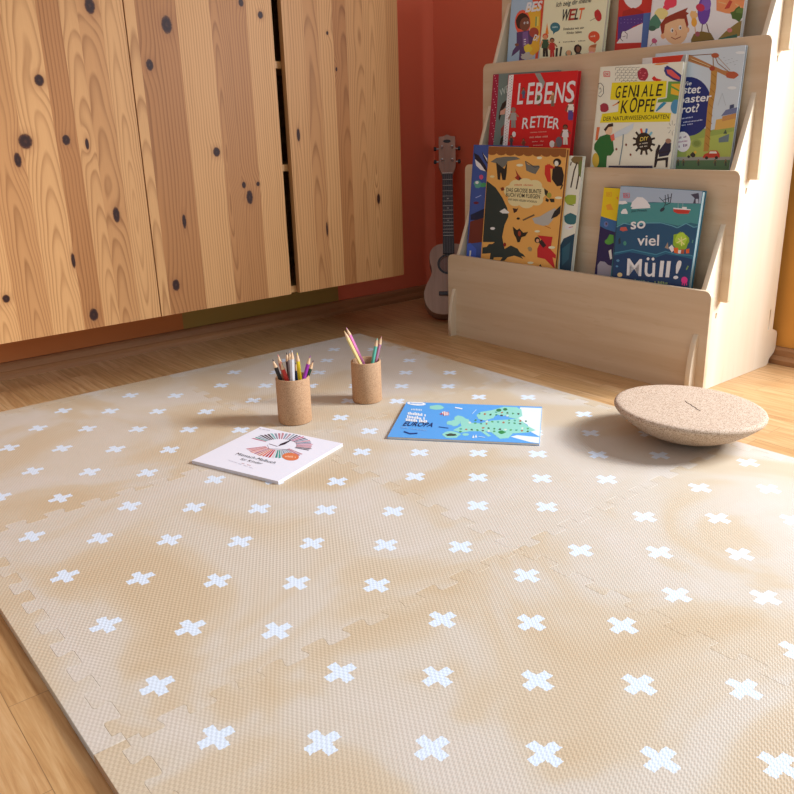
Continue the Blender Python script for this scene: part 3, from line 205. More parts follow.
{'name': 'picture_book','o': [-0.6265,0.9168,0.4495],'theta': 4,'delta': 1,'W': 0.2289,'H': 0.276,'T': 0.012,'cols': [[239,239,219],[239,239,214],[225,221,212]],'art': [[92,86,75,474,2718,573,2724,571,2731,472,2725],[92,86,75,468,2722,467,2666,476,2665,478,2721],[92,86,75,592,2712,690,2718,688,2725,590,2719],[92,86,75,587,2716,586,2660,595,2659,596,2715],[92,86,75,710,2706,807,2712,804,2719,707,2713],[92,86,75,704,2711,703,2655,712,2654,713,2709],[92,86,75,826,2701,922,2706,920,2713,824,2708],[92,86,75,820,2705,819,2649,828,2648,829,2704],[92,86,75,941,2695,1036,2701,1034,2708,939,2702],[92,86,75,936,2699,935,2644,944,2643,944,2698],[92,86,75,1055,2689,1150,2695,1147,2702,1053,2696],[92,86,75,1050,2693,1049,2638,1058,2637,1059,2692],[92,86,75,533,2656,631,2661,629,2668,530,2663],[92,86,75,527,2660,526,2604,535,2602,536,2658],[92,86,75,651,2650,748,2656,746,2663,648,2657],[92,86,75,645,2654,644,2598,653,2597,654,2653],[92,86,75,767,2644,864,2650,862,2657,765,2651],[92,86,75,762,2649,761,2593,770,2592,771,2647],[92,86,75,883,2639,979,2645,977,2652,881,2646],[92,86,75,878,2643,877,2588,886,2586,887,2642],[92,86,75,998,2634,1093,2639,1091,2646,996,2641],[92,86,75,992,2638,992,2582,1000,2581,1001,2636],[92,86,75,1112,2628,1206,2634,1204,2641,1110,2635],[92,86,75,1106,2632,1106,2577,1114,2576,1115,2631],[92,86,75,491,2598,590,2604,587,2611,489,2605],[92,86,75,485,2602,484,2546,493,2544,494,2601],[92,86,75,609,2592,707,2598,705,2605,607,2599],[92,86,75,604,2597,602,2540,611,2539,613,2595],[92,86,75,726,2587,823,2593,821,2600,724,2594],[92,86,75,721,2591,720,2535,729,2534,730,2590],[92,86,75,843,2582,939,2588,937,2595,841,2589],[92,86,75,837,2586,836,2530,845,2529,846,2585],[92,86,75,958,2577,1053,2583,1051,2590,956,2584],[92,86,75,952,2581,952,2525,960,2524,961,2580],[92,86,75,1072,2572,1167,2578,1164,2584,1070,2578],[92,86,75,1067,2576,1066,2520,1075,2519,1076,2574],[92,86,75,549,2535,648,2542,646,2549,547,2542],[92,86,75,544,2539,542,2483,552,2482,553,2538],[92,86,75,667,2530,765,2537,763,2544,665,2537],[92,86,75,662,2534,661,2478,670,2477,671,2533],[92,86,75,784,2525,881,2532,879,2538,782,2532],[92,86,75,779,2529,778,2473,787,2472,788,2528],[92,86,75,900,2520,996,2527,994,2533,898,2527],[92,86,75,895,2524,894,2469,903,2468,903,2523],[92,86,75,1015,2515,1110,2522,1108,2529,1013,2522],[92,86,75,1009,2519,1009,2464,1017,2463,1018,2518],[92,86,75,1129,2510,1223,2517,1221,2524,1127,2517],[92,86,75,1123,2515,1123,2459,1131,2458,1132,2513],[92,86,75,508,2477,606,2484,604,2491,505,2484],[92,86,75,502,2481,501,2425,510,2423,511,2480],[92,86,75,626,2472,724,2479,722,2486,624,2479],[92,86,75,620,2476,619,2420,628,2419,629,2475],[92,86,75,743,2467,840,2474,838,2481,741,2475],[92,86,75,738,2472,737,2416,746,2414,747,2470],[92,86,75,860,2463,956,2469,954,2476,857,2470],[92,86,75,854,2467,853,2411,862,2410,863,2466],[92,86,75,975,2458,1070,2465,1068,2472,973,2465],[92,86,75,969,2462,969,2407,977,2405,978,2461],[92,86,75,1089,2453,1184,2460,1182,2467,1087,2460],[92,86,75,1084,2458,1083,2402,1092,2401,1093,2456],[92,86,75,684,2410,782,2417,779,2424,682,2417],[92,86,75,679,2414,677,2358,687,2357,688,2413],[92,86,75,801,2406,898,2412,896,2419,799,2413],[92,86,75,796,2410,794,2354,804,2353,805,2409],[92,86,75,917,2401,1013,2408,1011,2415,915,2408],[92,86,75,911,2405,911,2350,920,2348,920,2404],[92,86,75,1032,2397,1127,2404,1125,2410,1030,2404],[92,86,75,1026,2401,1026,2345,1035,2344,1035,2400],[168,53,72,1412,2529,1407,2475,1379,2433,1343,2393,1282,2399,1224,2404,1166,2433,1137,2488,1110,2542,1112,2598,1147,2637,1186,2670,1241,2684,1300,2666,1356,2635,1388,2583],[224,118,130,1189,2624,1182,2613,1165,2614,1155,2626,1162,2638,1179,2637],[224,118,130,1323,2560,1316,2549,1299,2549,1289,2562,1296,2573,1313,2572],[224,118,130,1284,2504,1277,2492,1260,2493,1250,2505,1257,2517,1274,2516],[224,118,130,1245,2447,1238,2435,1221,2436,1211,2448,1218,2460,1235,2459],[224,118,130,1353,2562,1346,2551,1329,2552,1318,2564,1325,2575,1342,2575],[224,118,130,1314,2506,1307,2494,1290,2495,1279,2507,1286,2519,1304,2518],[224,118,130,1275,2449,1268,2438,1251,2438,1241,2451,1247,2462,1265,2462],[224,118,130,1210,2572,1203,2561,1186,2561,1175,2574,1182,2585,1200,2584],[214,46,39,1519,2439,1575,2488,1645,2434,1796,2394,1718,2364,1569,2386],[239,149,60,1539,2726,1598,2752,1874,2752,1928,2739,1706,2717],[53,92,168,1818,2662,1915,2690,1936,2556,1833,2561],[51,60,130,1815,2595,1873,2699,2047,2617,2281,2475,2281,2328,2083,2383,1884,2491],[224,92,94,1879,2609,2009,2602,2257,2426,2245,2377,2076,2433,1920,2523],[239,222,39,415,2385,1251,2382,1923,2369,1944,2018,1730,2007,1692,1698,2143,1676,2139,1488,179,1470,222,1679,680,1721,666,1986,412,2002],[106,159,75,1966,2354,2281,2342,2281,1910,1910,1917,1745,1904,1756,1972,1979,2000],[238,188,56,2056,2301,2281,2293,2281,2099,2276,2043,2069,2083],[75,149,190,2281,1665,2251,1655,2209,1661,2169,1684,2137,1723,2116,1772,2109,1826,2118,1877,2140,1921,2173,1951,2213,1963,2255,1957,2281,1942],[53,149,188,1729,1732,1834,1868,1910,1917,1995,1899,1886,1798,1754,1708],[92,168,72,2035,2237,2273,2129,2281,2144,2281,2161,2050,2266],[224,60,72,140,2639,317,2631,315,2644,138,2652],[224,60,72,307,2638,322,2529,339,2529,324,2637],[224,60,72,330,2536,152,2543,154,2530,331,2522],[224,60,72,162,2536,148,2645,130,2646,144,2537],[168,56,72,391,1819,398,1768,359,1733,308,1715,250,1717,187,1728,150,1774,145,1823,131,1873,174,1905,221,1926,278,1921,334,1904,372,1865],[224,144,75,487,1857,671,1950,707,1921,525,1853],[44,44,44,627,1937,714,1971,677,1907],[56,51,46,25,2284,13,2375,8,2375,8,2306,11,2284],[56,51,46,8,2371,9,2369,82,2385,77,2395,8,2381],[56,51,46,75,2387,169,2311,179,2318,84,2394],[56,51,46,167,2315,189,2152,203,2152,181,2315],[56,51,46,190,2156,116,2074,128,2067,202,2149],[56,51,46,125,2076,45,2107,40,2097,120,2066],[56,51,46,36,2244,97,2278,91,2285,29,2250],[56,51,46,89,2281,119,2201,128,2202,99,2282],[56,51,46,120,2204,60,2155,68,2149,127,2198],[239,204,166,574,1280,564,1237,543,1200,513,1175,478,1164,442,1168,410,1188,385,1221,370,1262,368,1308,378,1351,400,1388,430,1413,465,1424,501,1419,533,1399,558,1367,572,1326],[53,36,34,319,1312,442,1440,569,1462,589,1386,452,1367,373,1264],[40,113,56,80,957,223,1145,428,1202,596,1167,690,819,613,707,497,696,510,424,210,413,206,734,85,844],[224,188,72,274,585,275,526,264,473,241,434,209,412,173,410,135,430,102,468,76,519,62,579,60,638,72,691,95,730,127,752,164,753,201,733,234,695,260,644],[214,228,233,555,1130,699,1259,1166,1457,1161,1339,1021,1224,673,1112],[233,111,92,526,1166,635,1222,678,1076,591,1038],[111,137,147,893,1206,908,970,935,969,920,1205],[111,137,147,908,972,874,494,902,491,935,968],[224,120,75,102,1367,193,1367,171,1070,96,1051],[53,46,41,1694,978,1814,947,1826,991,1706,1022],[53,46,41,1643,906,1741,817,1781,847,1683,935],[53,46,41,1558,867,1608,745,1661,755,1612,878],[53,46,41,1458,875,1444,750,1501,742,1515,867],[53,46,41,1369,929,1295,836,1344,809,1418,901],[53,46,41,1320,1016,1205,981,1230,937,1344,973],[53,46,41,1325,1109,1201,1141,1188,1097,1313,1065],[53,46,41,1377,1181,1278,1271,1237,1243,1337,1153],[233,99,60,1463,1218,1414,1341,1360,1332,1409,1209],[72,130,195,1563,1210,1576,1332,1520,1341,1507,1219],[130,195,214,1650,1156,1722,1245,1674,1273,1602,1183],[53,46,41,1699,1070,1809,1104,1785,1146,1674,1113],[46,40,36,1734,1046,1732,983,1709,925,1667,879,1609,849,1541,837,1469,846,1402,874,1345,919,1304,976,1284,1040,1286,1104,1310,1162,1353,1208,1412,1238,1481,1248,1551,1239,1618,1210,1674,1165,1714,1109],[239,233,214,1389,977,1408,980,1405,998,1387,995],[239,233,214,1420,981,1438,984,1436,1003,1417,1001],[239,233,214,1481,989,1499,992,1496,1014,1478,1012],[239,233,214,1511,993,1530,996,1526,1017,1508,1015],[239,233,214,1542,997,1560,1000,1557,1022,1538,1020],[239,233,214,1572,1001,1590,1004,1587,1027,1569,1024],[239,233,214,1602,1005,1620,1008,1618,1025,1600,1023],[239,233,214,1422,906,1439,909,1435,936,1418,934],[239,233,214,1451,911,1469,914,1465,937,1448,934],[239,233,214,1480,916,1498,918,1494,946,1476,943],[239,233,214,1539,925,1556,928,1553,951,1535,948],[239,233,214,1568,929,1585,932,1581,957,1564,955],[239,233,214,1597,934,1614,937,1611,955,1594,952],[38,44,70,1946,846,2102,1058,2243,1025,2257,853,2211,747,1967,706],[168,130,108,2237,1067,2235,1048,2225,1031,2207,1018,2184,1011,2158,1011,2133,1017,2111,1029,2096,1046,2088,1065,2090,1084,2100,1100,2118,1113,2142,1120,2167,1120,2192,1114,2214,1102,2229,1085],[38,38,44,1866,472,1862,844,1917,986,1970,965,1930,669,2217,712,2226,485,2177,483,2153,641,1946,617,1917,474],[38,38,44,1876,764,2261,842,2253,863,1868,784],[92,87,80,2279,1348,2281,1348,2281,1355,2278,1355],[92,87,80,2266,1301,2281,1285,2281,1296,2272,1305],[92,87,80,2228,1283,2243,1187,2251,1187,2236,1283],[92,87,80,2185,1305,2143,1237,2150,1233,2192,1301],[92,87,80,2164,1355,2090,1355,2091,1348,2165,1348],[92,87,80,2177,1402,2114,1469,2108,1466,2170,1398],[92,87,80,2215,1420,2200,1515,2192,1515,2207,1420],[92,87,80,2258,1398,2281,1435,2281,1451,2251,1402],[53,53,80,576,463,1827,507,1835,453,583,408],[130,72,53,782,858,782,848,778,839,772,832,763,829,754,828,744,832,736,838,730,847,727,857,727,867,731,876,737,882,746,886,755,886,765,883,773,877,779,868],[130,72,53,1049,965,1049,955,1046,946,1039,939,1031,936,1022,936,1012,939,1004,945,998,954,995,964,995,974,999,983,1005,989,1013,993,1023,993,1032,989,1040,983,1046,975],[130,72,53,1207,740,1207,730,1203,721,1197,714,1189,711,1179,710,1170,714,1162,720,1156,729,1153,738,1153,748,1157,757,1163,764,1171,767,1181,768,1190,764,1198,758,1204,750]],'txt': [['G',38,34,30,54.6,203.2,13.9,28.2,1.6,0.015,6],['E',38,34,30,75.4,203.7,11.2,28.0,2.2,0.015,6],['N',38,34,30,92.3,204.4,18.2,27.8,0.8,0.015,6],['I',38,34,30,116.9,204.4,4.7,27.5,7.2,0.015,6],['A',38,34,30,129.1,204.5,17.0,27.4,0.9,0.015,6],['L',38,34,30,151.3,205.0,10.6,27.2,2.2,0.015,6],['E',38,34,30,168.1,205.2,14.2,27.0,1.3,0.015,6],['K',38,34,30,75.4,168.4,19.0,30.4,1.5,0.015,6],['Ö',38,34,30,99.0,169.9,20.2,35.1,1.3,0.015,6],['P',38,34,30,122.8,170.0,16.0,30.5,1.8,0.015,6],['F',38,34,30,142.7,170.5,11.3,29.6,2.8,0.015,6],['E',38,34,30,157.2,171.0,10.4,29.4,3.1,0.015,6],['DER NATURWISSENSCHAFTEN',38,34,30,27.3,151.4,182.4,10.0,1.2,0.0,4],['DK',224,60,72,17.5,255.9,12.8,6.2,-2.5,0.03,0],['DIY',239,214,99,140.1,104.9,22.3,9.3,8.0,0.02,8]],"label":'cream hardback with black capitals on yellow and a telescope watcher in green'},
{'name': 'picture_book','o': [-1.0177,0.8604,0.1863],'theta': 4.5,'delta': 1,'W': 0.2,'H': 0.3608,'T': 0.011,'cols': [[64,92,164],[65,90,168],[239,238,228]],'art': [[34,34,53,48,3391,246,3327,542,3061,661,2882,423,2918,167,3094],[239,239,239,106,3222,337,3100,572,2901,353,2939,172,3048],[34,34,53,371,3422,627,3200,661,3065,456,3241],[239,239,239,408,3386,589,3245,612,3154],[214,89,130,488,2745,485,2723,474,2703,454,2688,428,2679,400,2677,373,2684,350,2697,334,2716,326,2738,329,2761,341,2781,361,2796,387,2805,415,2806,442,2799,465,2786,481,2767],[92,168,149,470,2540,421,2479,334,2433,213,2439,170,2499,114,2559,181,2626,316,2646,418,2601],[72,168,111,640,2535,610,2497,537,2474,424,2470,407,2523,436,2568,523,2604,614,2576],[239,239,239,321,2589,319,2574,308,2561,291,2551,269,2545,246,2544,223,2547,204,2556,190,2568,185,2582,188,2597,198,2610,215,2620,237,2626,261,2627,284,2623,303,2615,316,2603],[117,53,44,87,1481,654,1671,695,960,64,846],[27,41,72,81,1673,663,1907,663,1648,359,1552,96,1530],[72,106,204,22,841,146,879,407,736,431,495,32,447],[239,238,224,151,661,142,462,205,466,214,663],[111,41,60,385,2029,380,2016,362,2003,334,1993,299,1986,261,1983,225,1985,194,1992,174,2002,166,2014,172,2028,190,2040,218,2051,253,2058,291,2060,328,2058,358,2052,378,2042],[168,188,239,248,2153,465,2237,452,2254,235,2170]],'txt': [],"label":'deep blue book with rust-brown patch, half behind the orange flying-creatures book'},
{'name': 'picture_book','o': [-0.8272,0.8602,0.183],'theta': 4.5,'delta': 1,'W': 0.2,'H': 0.3399,'T': 0.011,'cols': [[239,239,219],[239,239,231],[239,239,236]],'art': [[130,111,70,1992,3387,1992,3252,1914,3198,1784,3212,1681,3246,1630,3307,1686,3364,1725,3391,1979,3391,1992,3387],[72,60,46,1817,3257,1748,3049,1790,3040,1858,3247],[72,60,46,1747,3047,1694,2629,1737,2625,1790,3042],[72,60,46,1875,3212,1908,2968,1950,2969,1917,3214],[72,60,46,1908,2971,1872,2597,1915,2593,1950,2967],[72,60,46,1634,3249,1618,3166,1650,3161,1666,3244],[113,130,72,1992,2892,1988,2892,1958,2915,1929,2960,1906,3021,1891,3090,1887,3160,1893,3222,1910,3268,1934,3293,1964,3294,1992,3272],[168,188,72,1921,2346,1921,2245,1794,2204,1661,2204,1575,2278,1548,2372,1638,2442,1757,2453,1905,2453],[111,130,53,1705,2195,1870,2186,1872,2207,1707,2216],[53,113,120,1992,1774,1937,1733,1826,1715,1720,1726,1635,1769,1607,1836,1598,1912,1684,1966,1787,2006,1897,1982,1992,1950],[239,239,239,1910,1661,1905,1638,1885,1615,1852,1597,1811,1585,1765,1581,1721,1585,1684,1597,1659,1615,1647,1638,1652,1662,1673,1684,1706,1703,1748,1714,1793,1718,1837,1714,1873,1702,1899,1684],[204,111,72,1784,1629,1917,1662,1911,1678,1778,1645],[30,72,94,1563,1161,1652,1344,1992,1506,1992,546,1631,419],[46,98,118,1630,1081,1883,1282,1885,848,1687,648]],'txt': [],"label":'white-edged book with painted animals and blue whale, behind the orange book on its right'},
{'name': 'picture_book','o': [-0.9451,0.8475,0.185],'theta': 4.5,'delta': 1,'W': 0.2749,'H': 0.3584,'T': 0.012,'cols': [[239,180,96],[239,180,96],[149,92,56]],'art': [[149,92,48,8,3486,8,3576,2741,3576,2741,3448,19,3462],[149,92,48,346,3433,326,3395,263,3366,174,3353,82,3361,12,3388,8,3393,8,3466,68,3493,158,3505,249,3497,318,3471],[149,92,48,682,3434,663,3396,601,3367,514,3354,424,3362,356,3388,328,3425,347,3464,410,3493,498,3504,587,3496,654,3470],[149,92,48,1011,3434,992,3396,932,3368,847,3355,759,3363,692,3389,664,3426,683,3463,744,3492,830,3504,917,3496,983,3470],[149,92,48,1332,3434,1314,3397,1255,3368,1172,3356,1086,3364,1020,3389,993,3426,1012,3463,1071,3491,1155,3503,1241,3495,1305,3470],[149,92,48,1646,3434,1629,3397,1572,3369,1490,3357,1406,3365,1342,3390,1315,3426,1333,3463,1391,3491,1473,3502,1557,3495,1620,3469],[149,92,48,1954,3434,1937,3398,1881,3370,1802,3358,1719,3366,1656,3391,1630,3426,1647,3463,1704,3490,1784,3502,1866,3494,1928,3469],[149,92,48,2255,3434,2239,3398,2184,3371,2106,3359,2026,3367,1964,3391,1938,3426,1955,3463,2010,3490,2089,3501,2169,3493,2230,3469],[149,92,48,2550,3434,2534,3399,2481,3372,2405,3360,2326,3367,2265,3392,2239,3427,2256,3462,2310,3489,2387,3501,2465,3493,2525,3469],[149,92,48,2741,3368,2697,3361,2619,3368,2560,3392,2535,3427,2551,3462,2604,3489,2679,3500,2741,3494],[44,60,59,37,2664,396,2500,682,2245,889,1987,958,1765,838,1526,785,1198,910,886,1139,1003,1398,940,1482,857,1610,817,1705,746,1543,764,1625,691,1486,720,1295,744,1050,669,946,563,774,532,859,646,535,608,510,534,376,541,391,710,60,648],[239,180,96,52,983,523,1031,430,965,299,951,227,868,68,831],[239,180,96,72,659,340,690,304,581,83,554],[239,239,233,607,1875,789,1970,977,1880,949,1846,728,1829],[239,239,239,489,1402,485,1389,470,1377,447,1366,417,1359,386,1356,355,1358,330,1364,313,1374,306,1386,310,1399,325,1412,348,1422,378,1429,410,1432,440,1430,465,1424,482,1415],[116,118,111,128,3177,343,3286,688,3327,1059,3336,1217,3280,1007,3248,764,3210,701,3097,595,3027,424,3132],[39,39,39,336,3174,492,3090,673,3007,753,3187,765,2922,743,2721,629,2715,544,2913,540,2711,450,2720],[116,118,111,1385,3242,1504,3146,1624,3129,1887,3138,1921,3097,1797,2921,1677,2937,1462,2994],[72,72,72,1397,3220,1740,3081,1754,3100,1411,3239],[72,72,72,1751,3080,1911,3107,1903,3128,1743,3101],[38,34,36,2352,3070,2453,3157,2651,3123,2741,2930,2741,2790,2709,2675,2546,2650,2356,2818],[38,34,36,2613,3246,2609,3214,2590,3186,2557,3165,2516,3153,2470,3151,2425,3160,2387,3179,2360,3206,2348,3237,2352,3269,2372,3297,2404,3318,2447,3330,2493,3332,2537,3322,2575,3303,2601,3276],[239,239,224,2530,3210,2528,3187,2520,3167,2504,3151,2483,3143,2460,3142,2437,3149,2418,3163,2404,3183,2397,3205,2398,3228,2407,3249,2423,3264,2443,3273,2466,3273,2489,3266,2509,3252,2523,3232],[214,53,46,2088,3145,2252,3192,2344,2733,2223,2748,2102,2934],[214,53,46,2139,3189,2314,3153,2433,3094,2296,3068],[38,34,36,2741,2700,2715,2707,2659,2587,2695,2576,2741,2674],[168,56,44,1064,3022,1183,2895,1370,2750,1404,2721,1222,2721,1072,2794,1146,2850],[53,38,34,1209,2830,1403,2730,1251,2731],[239,225,168,2090,2423,2046,2343,1915,2275,1715,2227,1475,2207,1230,2219,1018,2263,875,2331,823,2413,872,2495,1013,2565,1222,2611,1466,2628,1706,2612,1907,2568,2041,2501],[239,225,168,1235,2444,1216,2383,1161,2331,1078,2295,978,2282,877,2293,791,2327,733,2379,712,2440,731,2502,788,2555,873,2590,973,2602,1073,2590,1157,2556,1214,2505],[239,225,168,1389,2586,1372,2525,1320,2474,1242,2439,1148,2426,1053,2437,972,2472,917,2523,897,2584,915,2646,969,2697,1048,2732,1143,2744,1236,2731,1316,2697,1370,2646],[239,225,168,1734,2655,1716,2598,1661,2550,1576,2518,1476,2506,1374,2517,1286,2549,1227,2598,1206,2655,1225,2712,1282,2760,1368,2792,1469,2802,1570,2791,1655,2759,1713,2711],[239,225,168,2060,2620,2043,2561,1989,2511,1907,2477,1808,2464,1708,2475,1623,2509,1565,2559,1543,2619,1562,2679,1617,2730,1701,2763,1800,2774,1899,2762,1983,2729,2039,2679],[239,225,168,2196,2459,2183,2400,2142,2350,2079,2315,2004,2303,1928,2314,1862,2347,1818,2397,1801,2456,1814,2516,1856,2566,1920,2600,1995,2612,2071,2600,2135,2567,2179,2518],[239,225,168,2137,2281,2121,2222,2072,2171,1998,2136,1909,2122,1818,2133,1741,2165,1688,2215,1668,2275,1685,2336,1735,2387,1811,2422,1900,2434,1990,2423,2066,2390,2118,2340],[239,225,168,1844,2190,1824,2130,1764,2078,1672,2041,1562,2027,1451,2037,1355,2069,1290,2120,1267,2181,1288,2242,1350,2295,1444,2330,1555,2343,1665,2333,1758,2300,1821,2250],[239,225,168,1426,2225,1407,2161,1350,2105,1263,2067,1160,2052,1055,2062,965,2098,904,2152,882,2217,902,2283,961,2338,1050,2376,1153,2390,1257,2378,1345,2343,1404,2289],[214,111,72,1083,2591,1112,2592,1109,2620,1080,2619],[214,111,72,1131,2593,1160,2594,1155,2637,1126,2636],[214,111,72,1179,2594,1208,2596,1204,2635,1175,2634],[214,111,72,1227,2596,1256,2597,1252,2630,1224,2629],[214,111,72,1275,2598,1304,2599,1299,2642,1270,2641],[214,111,72,1323,2600,1352,2601,1347,2639,1319,2638],[214,111,72,1418,2604,1446,2605,1442,2639,1414,2638],[214,111,72,1465,2606,1493,2607,1489,2647,1460,2646],[214,111,72,1512,2607,1540,2608,1537,2640,1508,2639],[214,111,72,1559,2609,1587,2610,1582,2651,1554,2650],[214,111,72,1606,2611,1634,2612,1630,2646,1602,2645],[214,111,72,1653,2613,1681,2614,1676,2651,1648,2650],[214,111,72,1699,2615,1727,2616,1723,2648,1695,2647],[130,56,36,576,2501,688,2534,735,2451,630,2423],[45,47,40,2130,2573,2269,2516,2271,2367,2177,2425],[45,47,40,2333,2328,2502,2338,2519,2250,2401,2242],[168,168,72,2401,2417,2399,2394,2388,2373,2369,2356,2344,2347,2317,2345,2290,2351,2267,2365,2250,2385,2243,2408,2245,2431,2256,2452,2275,2469,2300,2478,2328,2480,2354,2474,2377,2460,2393,2440],[45,47,40,2217,2342,2337,2298,2304,2236,2215,2264],[188,188,180,1816,1790,2074,1855,2345,2006,2559,2108,2631,1985,2513,1804,2388,1663,2219,1626,1920,1666],[39,41,44,2454,1820,2542,2021,2741,2192,2741,1987,2642,1900],[111,92,70,1507,1692,1895,1866,1868,1900,1479,1727],[195,111,53,2273,1623,2480,1576,2487,1593,2280,1639],[72,46,41,1088,2001,1245,1990,1301,2039,1253,1923,1153,1871],[45,41,36,1385,1745,1382,1734,1373,1724,1357,1716,1338,1711,1316,1709,1296,1711,1279,1716,1267,1725,1262,1735,1265,1746,1274,1757,1290,1765,1309,1770,1331,1772,1351,1770,1368,1764,1380,1756],[45,41,36,1144,1517,1310,1432,1396,1485,1543,1386,1721,1425,1632,1305,1497,1260,1451,1128,1366,1110,1302,1227,1218,1310],[168,72,46,1467,1356,1467,1331,1460,1309,1447,1292,1430,1281,1411,1279,1392,1286,1375,1301,1363,1321,1357,1346,1357,1371,1365,1393,1377,1410,1394,1421,1413,1422,1432,1416,1449,1401,1461,1380],[204,44,53,2045,1367,2568,1375,2532,976,2333,1175],[204,44,53,2088,1016,2195,1249,2459,1101,2741,926,2741,836,2634,856,2741,600,2741,571,2382,782,2115,795],[39,34,34,2154,1254,2151,1227,2138,1201,2116,1181,2086,1168,2054,1165,2022,1171,1995,1186,1975,1208,1966,1235,1969,1263,1982,1288,2005,1308,2035,1321,2067,1324,2099,1318,2126,1303,2145,1280],[233,176,137,2127,1234,2126,1217,2118,1201,2106,1189,2089,1182,2071,1180,2053,1184,2038,1193,2027,1207,2022,1223,2023,1240,2030,1255,2043,1267,2059,1275,2078,1277,2095,1273,2111,1263,2122,1250],[53,39,44,2108,1196,2216,1274,2385,1137,2289,1060],[239,225,168,325,2792,321,2780,306,2770,283,2762,254,2757,222,2756,192,2758,167,2764,150,2773,143,2783,148,2795,163,2805,186,2813,216,2818,247,2819,277,2817,302,2811,319,2802],[239,239,204,1338,3128,1332,3116,1313,3105,1281,3096,1242,3090,1200,3089,1160,3091,1127,3098,1105,3108,1096,3120,1102,3132,1122,3143,1153,3152,1192,3157,1234,3158,1274,3156,1307,3149,1329,3139],[239,239,204,2741,2357,2734,2353,2703,2343,2663,2337,2621,2334,2581,2335,2547,2341,2525,2350,2516,2361,2522,2373,2542,2384,2573,2394,2613,2400,2655,2403,2695,2401,2728,2396,2741,2391],[239,239,204,2126,1477,2122,1466,2107,1455,2083,1446,2053,1440,2020,1436,1989,1437,1964,1442,1946,1449,1939,1459,1944,1470,1959,1481,1983,1490,2013,1497,2046,1500,2076,1499,2102,1494,2119,1487],[239,239,204,2686,1116,2681,1104,2663,1091,2634,1080,2597,1072,2558,1068,2521,1068,2489,1072,2468,1081,2460,1092,2465,1104,2484,1117,2513,1128,2549,1136,2589,1140,2626,1140,2657,1136,2678,1128],[239,239,204,1973,3331,1969,3320,1954,3309,1930,3301,1901,3296,1869,3295,1838,3298,1813,3305,1795,3315,1788,3326,1792,3338,1807,3348,1831,3357,1861,3361,1893,3362,1923,3359,1949,3352,1966,3343],[168,149,111,1904,995,1913,972,1898,951,1885,928,1856,921,1829,926,1800,920,1788,945,1781,964,1749,978,1753,1004,1771,1024,1792,1037,1817,1041,1839,1043,1858,1035,1876,1026,1898,1016],[149,34,34,961,1007,960,988,953,971,941,957,925,949,907,947,890,952,875,962,864,978,859,997,860,1016,867,1033,879,1047,895,1055,913,1057,930,1052,945,1042,955,1026],[44,44,44,2148,528,2254,632,2324,542],[239,239,204,2003,637,1998,625,1981,614,1953,603,1918,595,1881,590,1845,590,1816,593,1796,600,1788,610,1793,622,1811,634,1839,644,1874,652,1911,657,1946,657,1976,654,1995,647]],'txt': [['DAS GROSSE BUNTE',46,36,32,80.8,241.9,124.0,10.8,0.9,0.006,0],['BUCH VOM FLIEGEN',46,36,32,81.0,228.9,120.8,10.8,0.9,0.006,0],['MIT DEN VIELEN VÖGELN',72,56,44,91.6,219.2,101.0,5.4,0.3,0.0,0]],"label":'large orange picture book of flying birds, bats and a red-caped flier'},
{'name': 'picture_book','o': [-0.5573,0.8633,0.1783],'theta': 4.5,'delta': 1,'W': 0.2,'H': 0.2689,'T': 0.014,'cols': [[44,40,89],[239,204,36],[239,238,224]],'art': [[239,208,39,8,2681,515,2681,589,1890,8,1990],[57,111,166,8,1993,588,1897,604,1629,175,1702,8,1760],[239,166,53,118,2266,251,2313,364,2171,180,2158],[239,149,53,390,2471,455,2493,459,2401],[233,166,53,99,2566,246,2575,244,2587,97,2578],[233,166,53,238,2580,252,2486,266,2487,253,2581],[233,166,53,258,2492,111,2483,112,2471,260,2480],[233,166,53,119,2478,105,2573,90,2572,104,2477],[111,130,188,256,1824,256,1800,247,1779,232,1762,212,1752,189,1750,167,1756,147,1770,133,1789,126,1812,127,1836,135,1857,150,1874,170,1883,193,1885,215,1879,235,1866,249,1846],[92,72,72,227,1829,227,1818,224,1809,217,1801,209,1797,199,1796,189,1799,181,1805,175,1814,172,1824,172,1834,175,1844,182,1851,190,1855,200,1856,210,1853,218,1847,224,1839],[92,168,72,241,1402,333,1584,450,1576,477,1389,320,1342],[92,168,72,455,1417,451,1393,433,1370,403,1352,365,1340,324,1335,283,1339,249,1351,225,1369,214,1392,218,1416,236,1439,266,1457,304,1469,346,1473,386,1469,420,1457,444,1439],[239,238,231,357,1184,430,1231,486,1007,433,981],[168,166,180,77,801,144,907,288,905,392,841,559,823,585,477,117,412]],'txt': [['DK',233,166,53,12.9,249.9,10.6,5.4,3.5,0.03,0]],"label":'yellow and dark blue hardback standing half behind the sea-coloured book'},
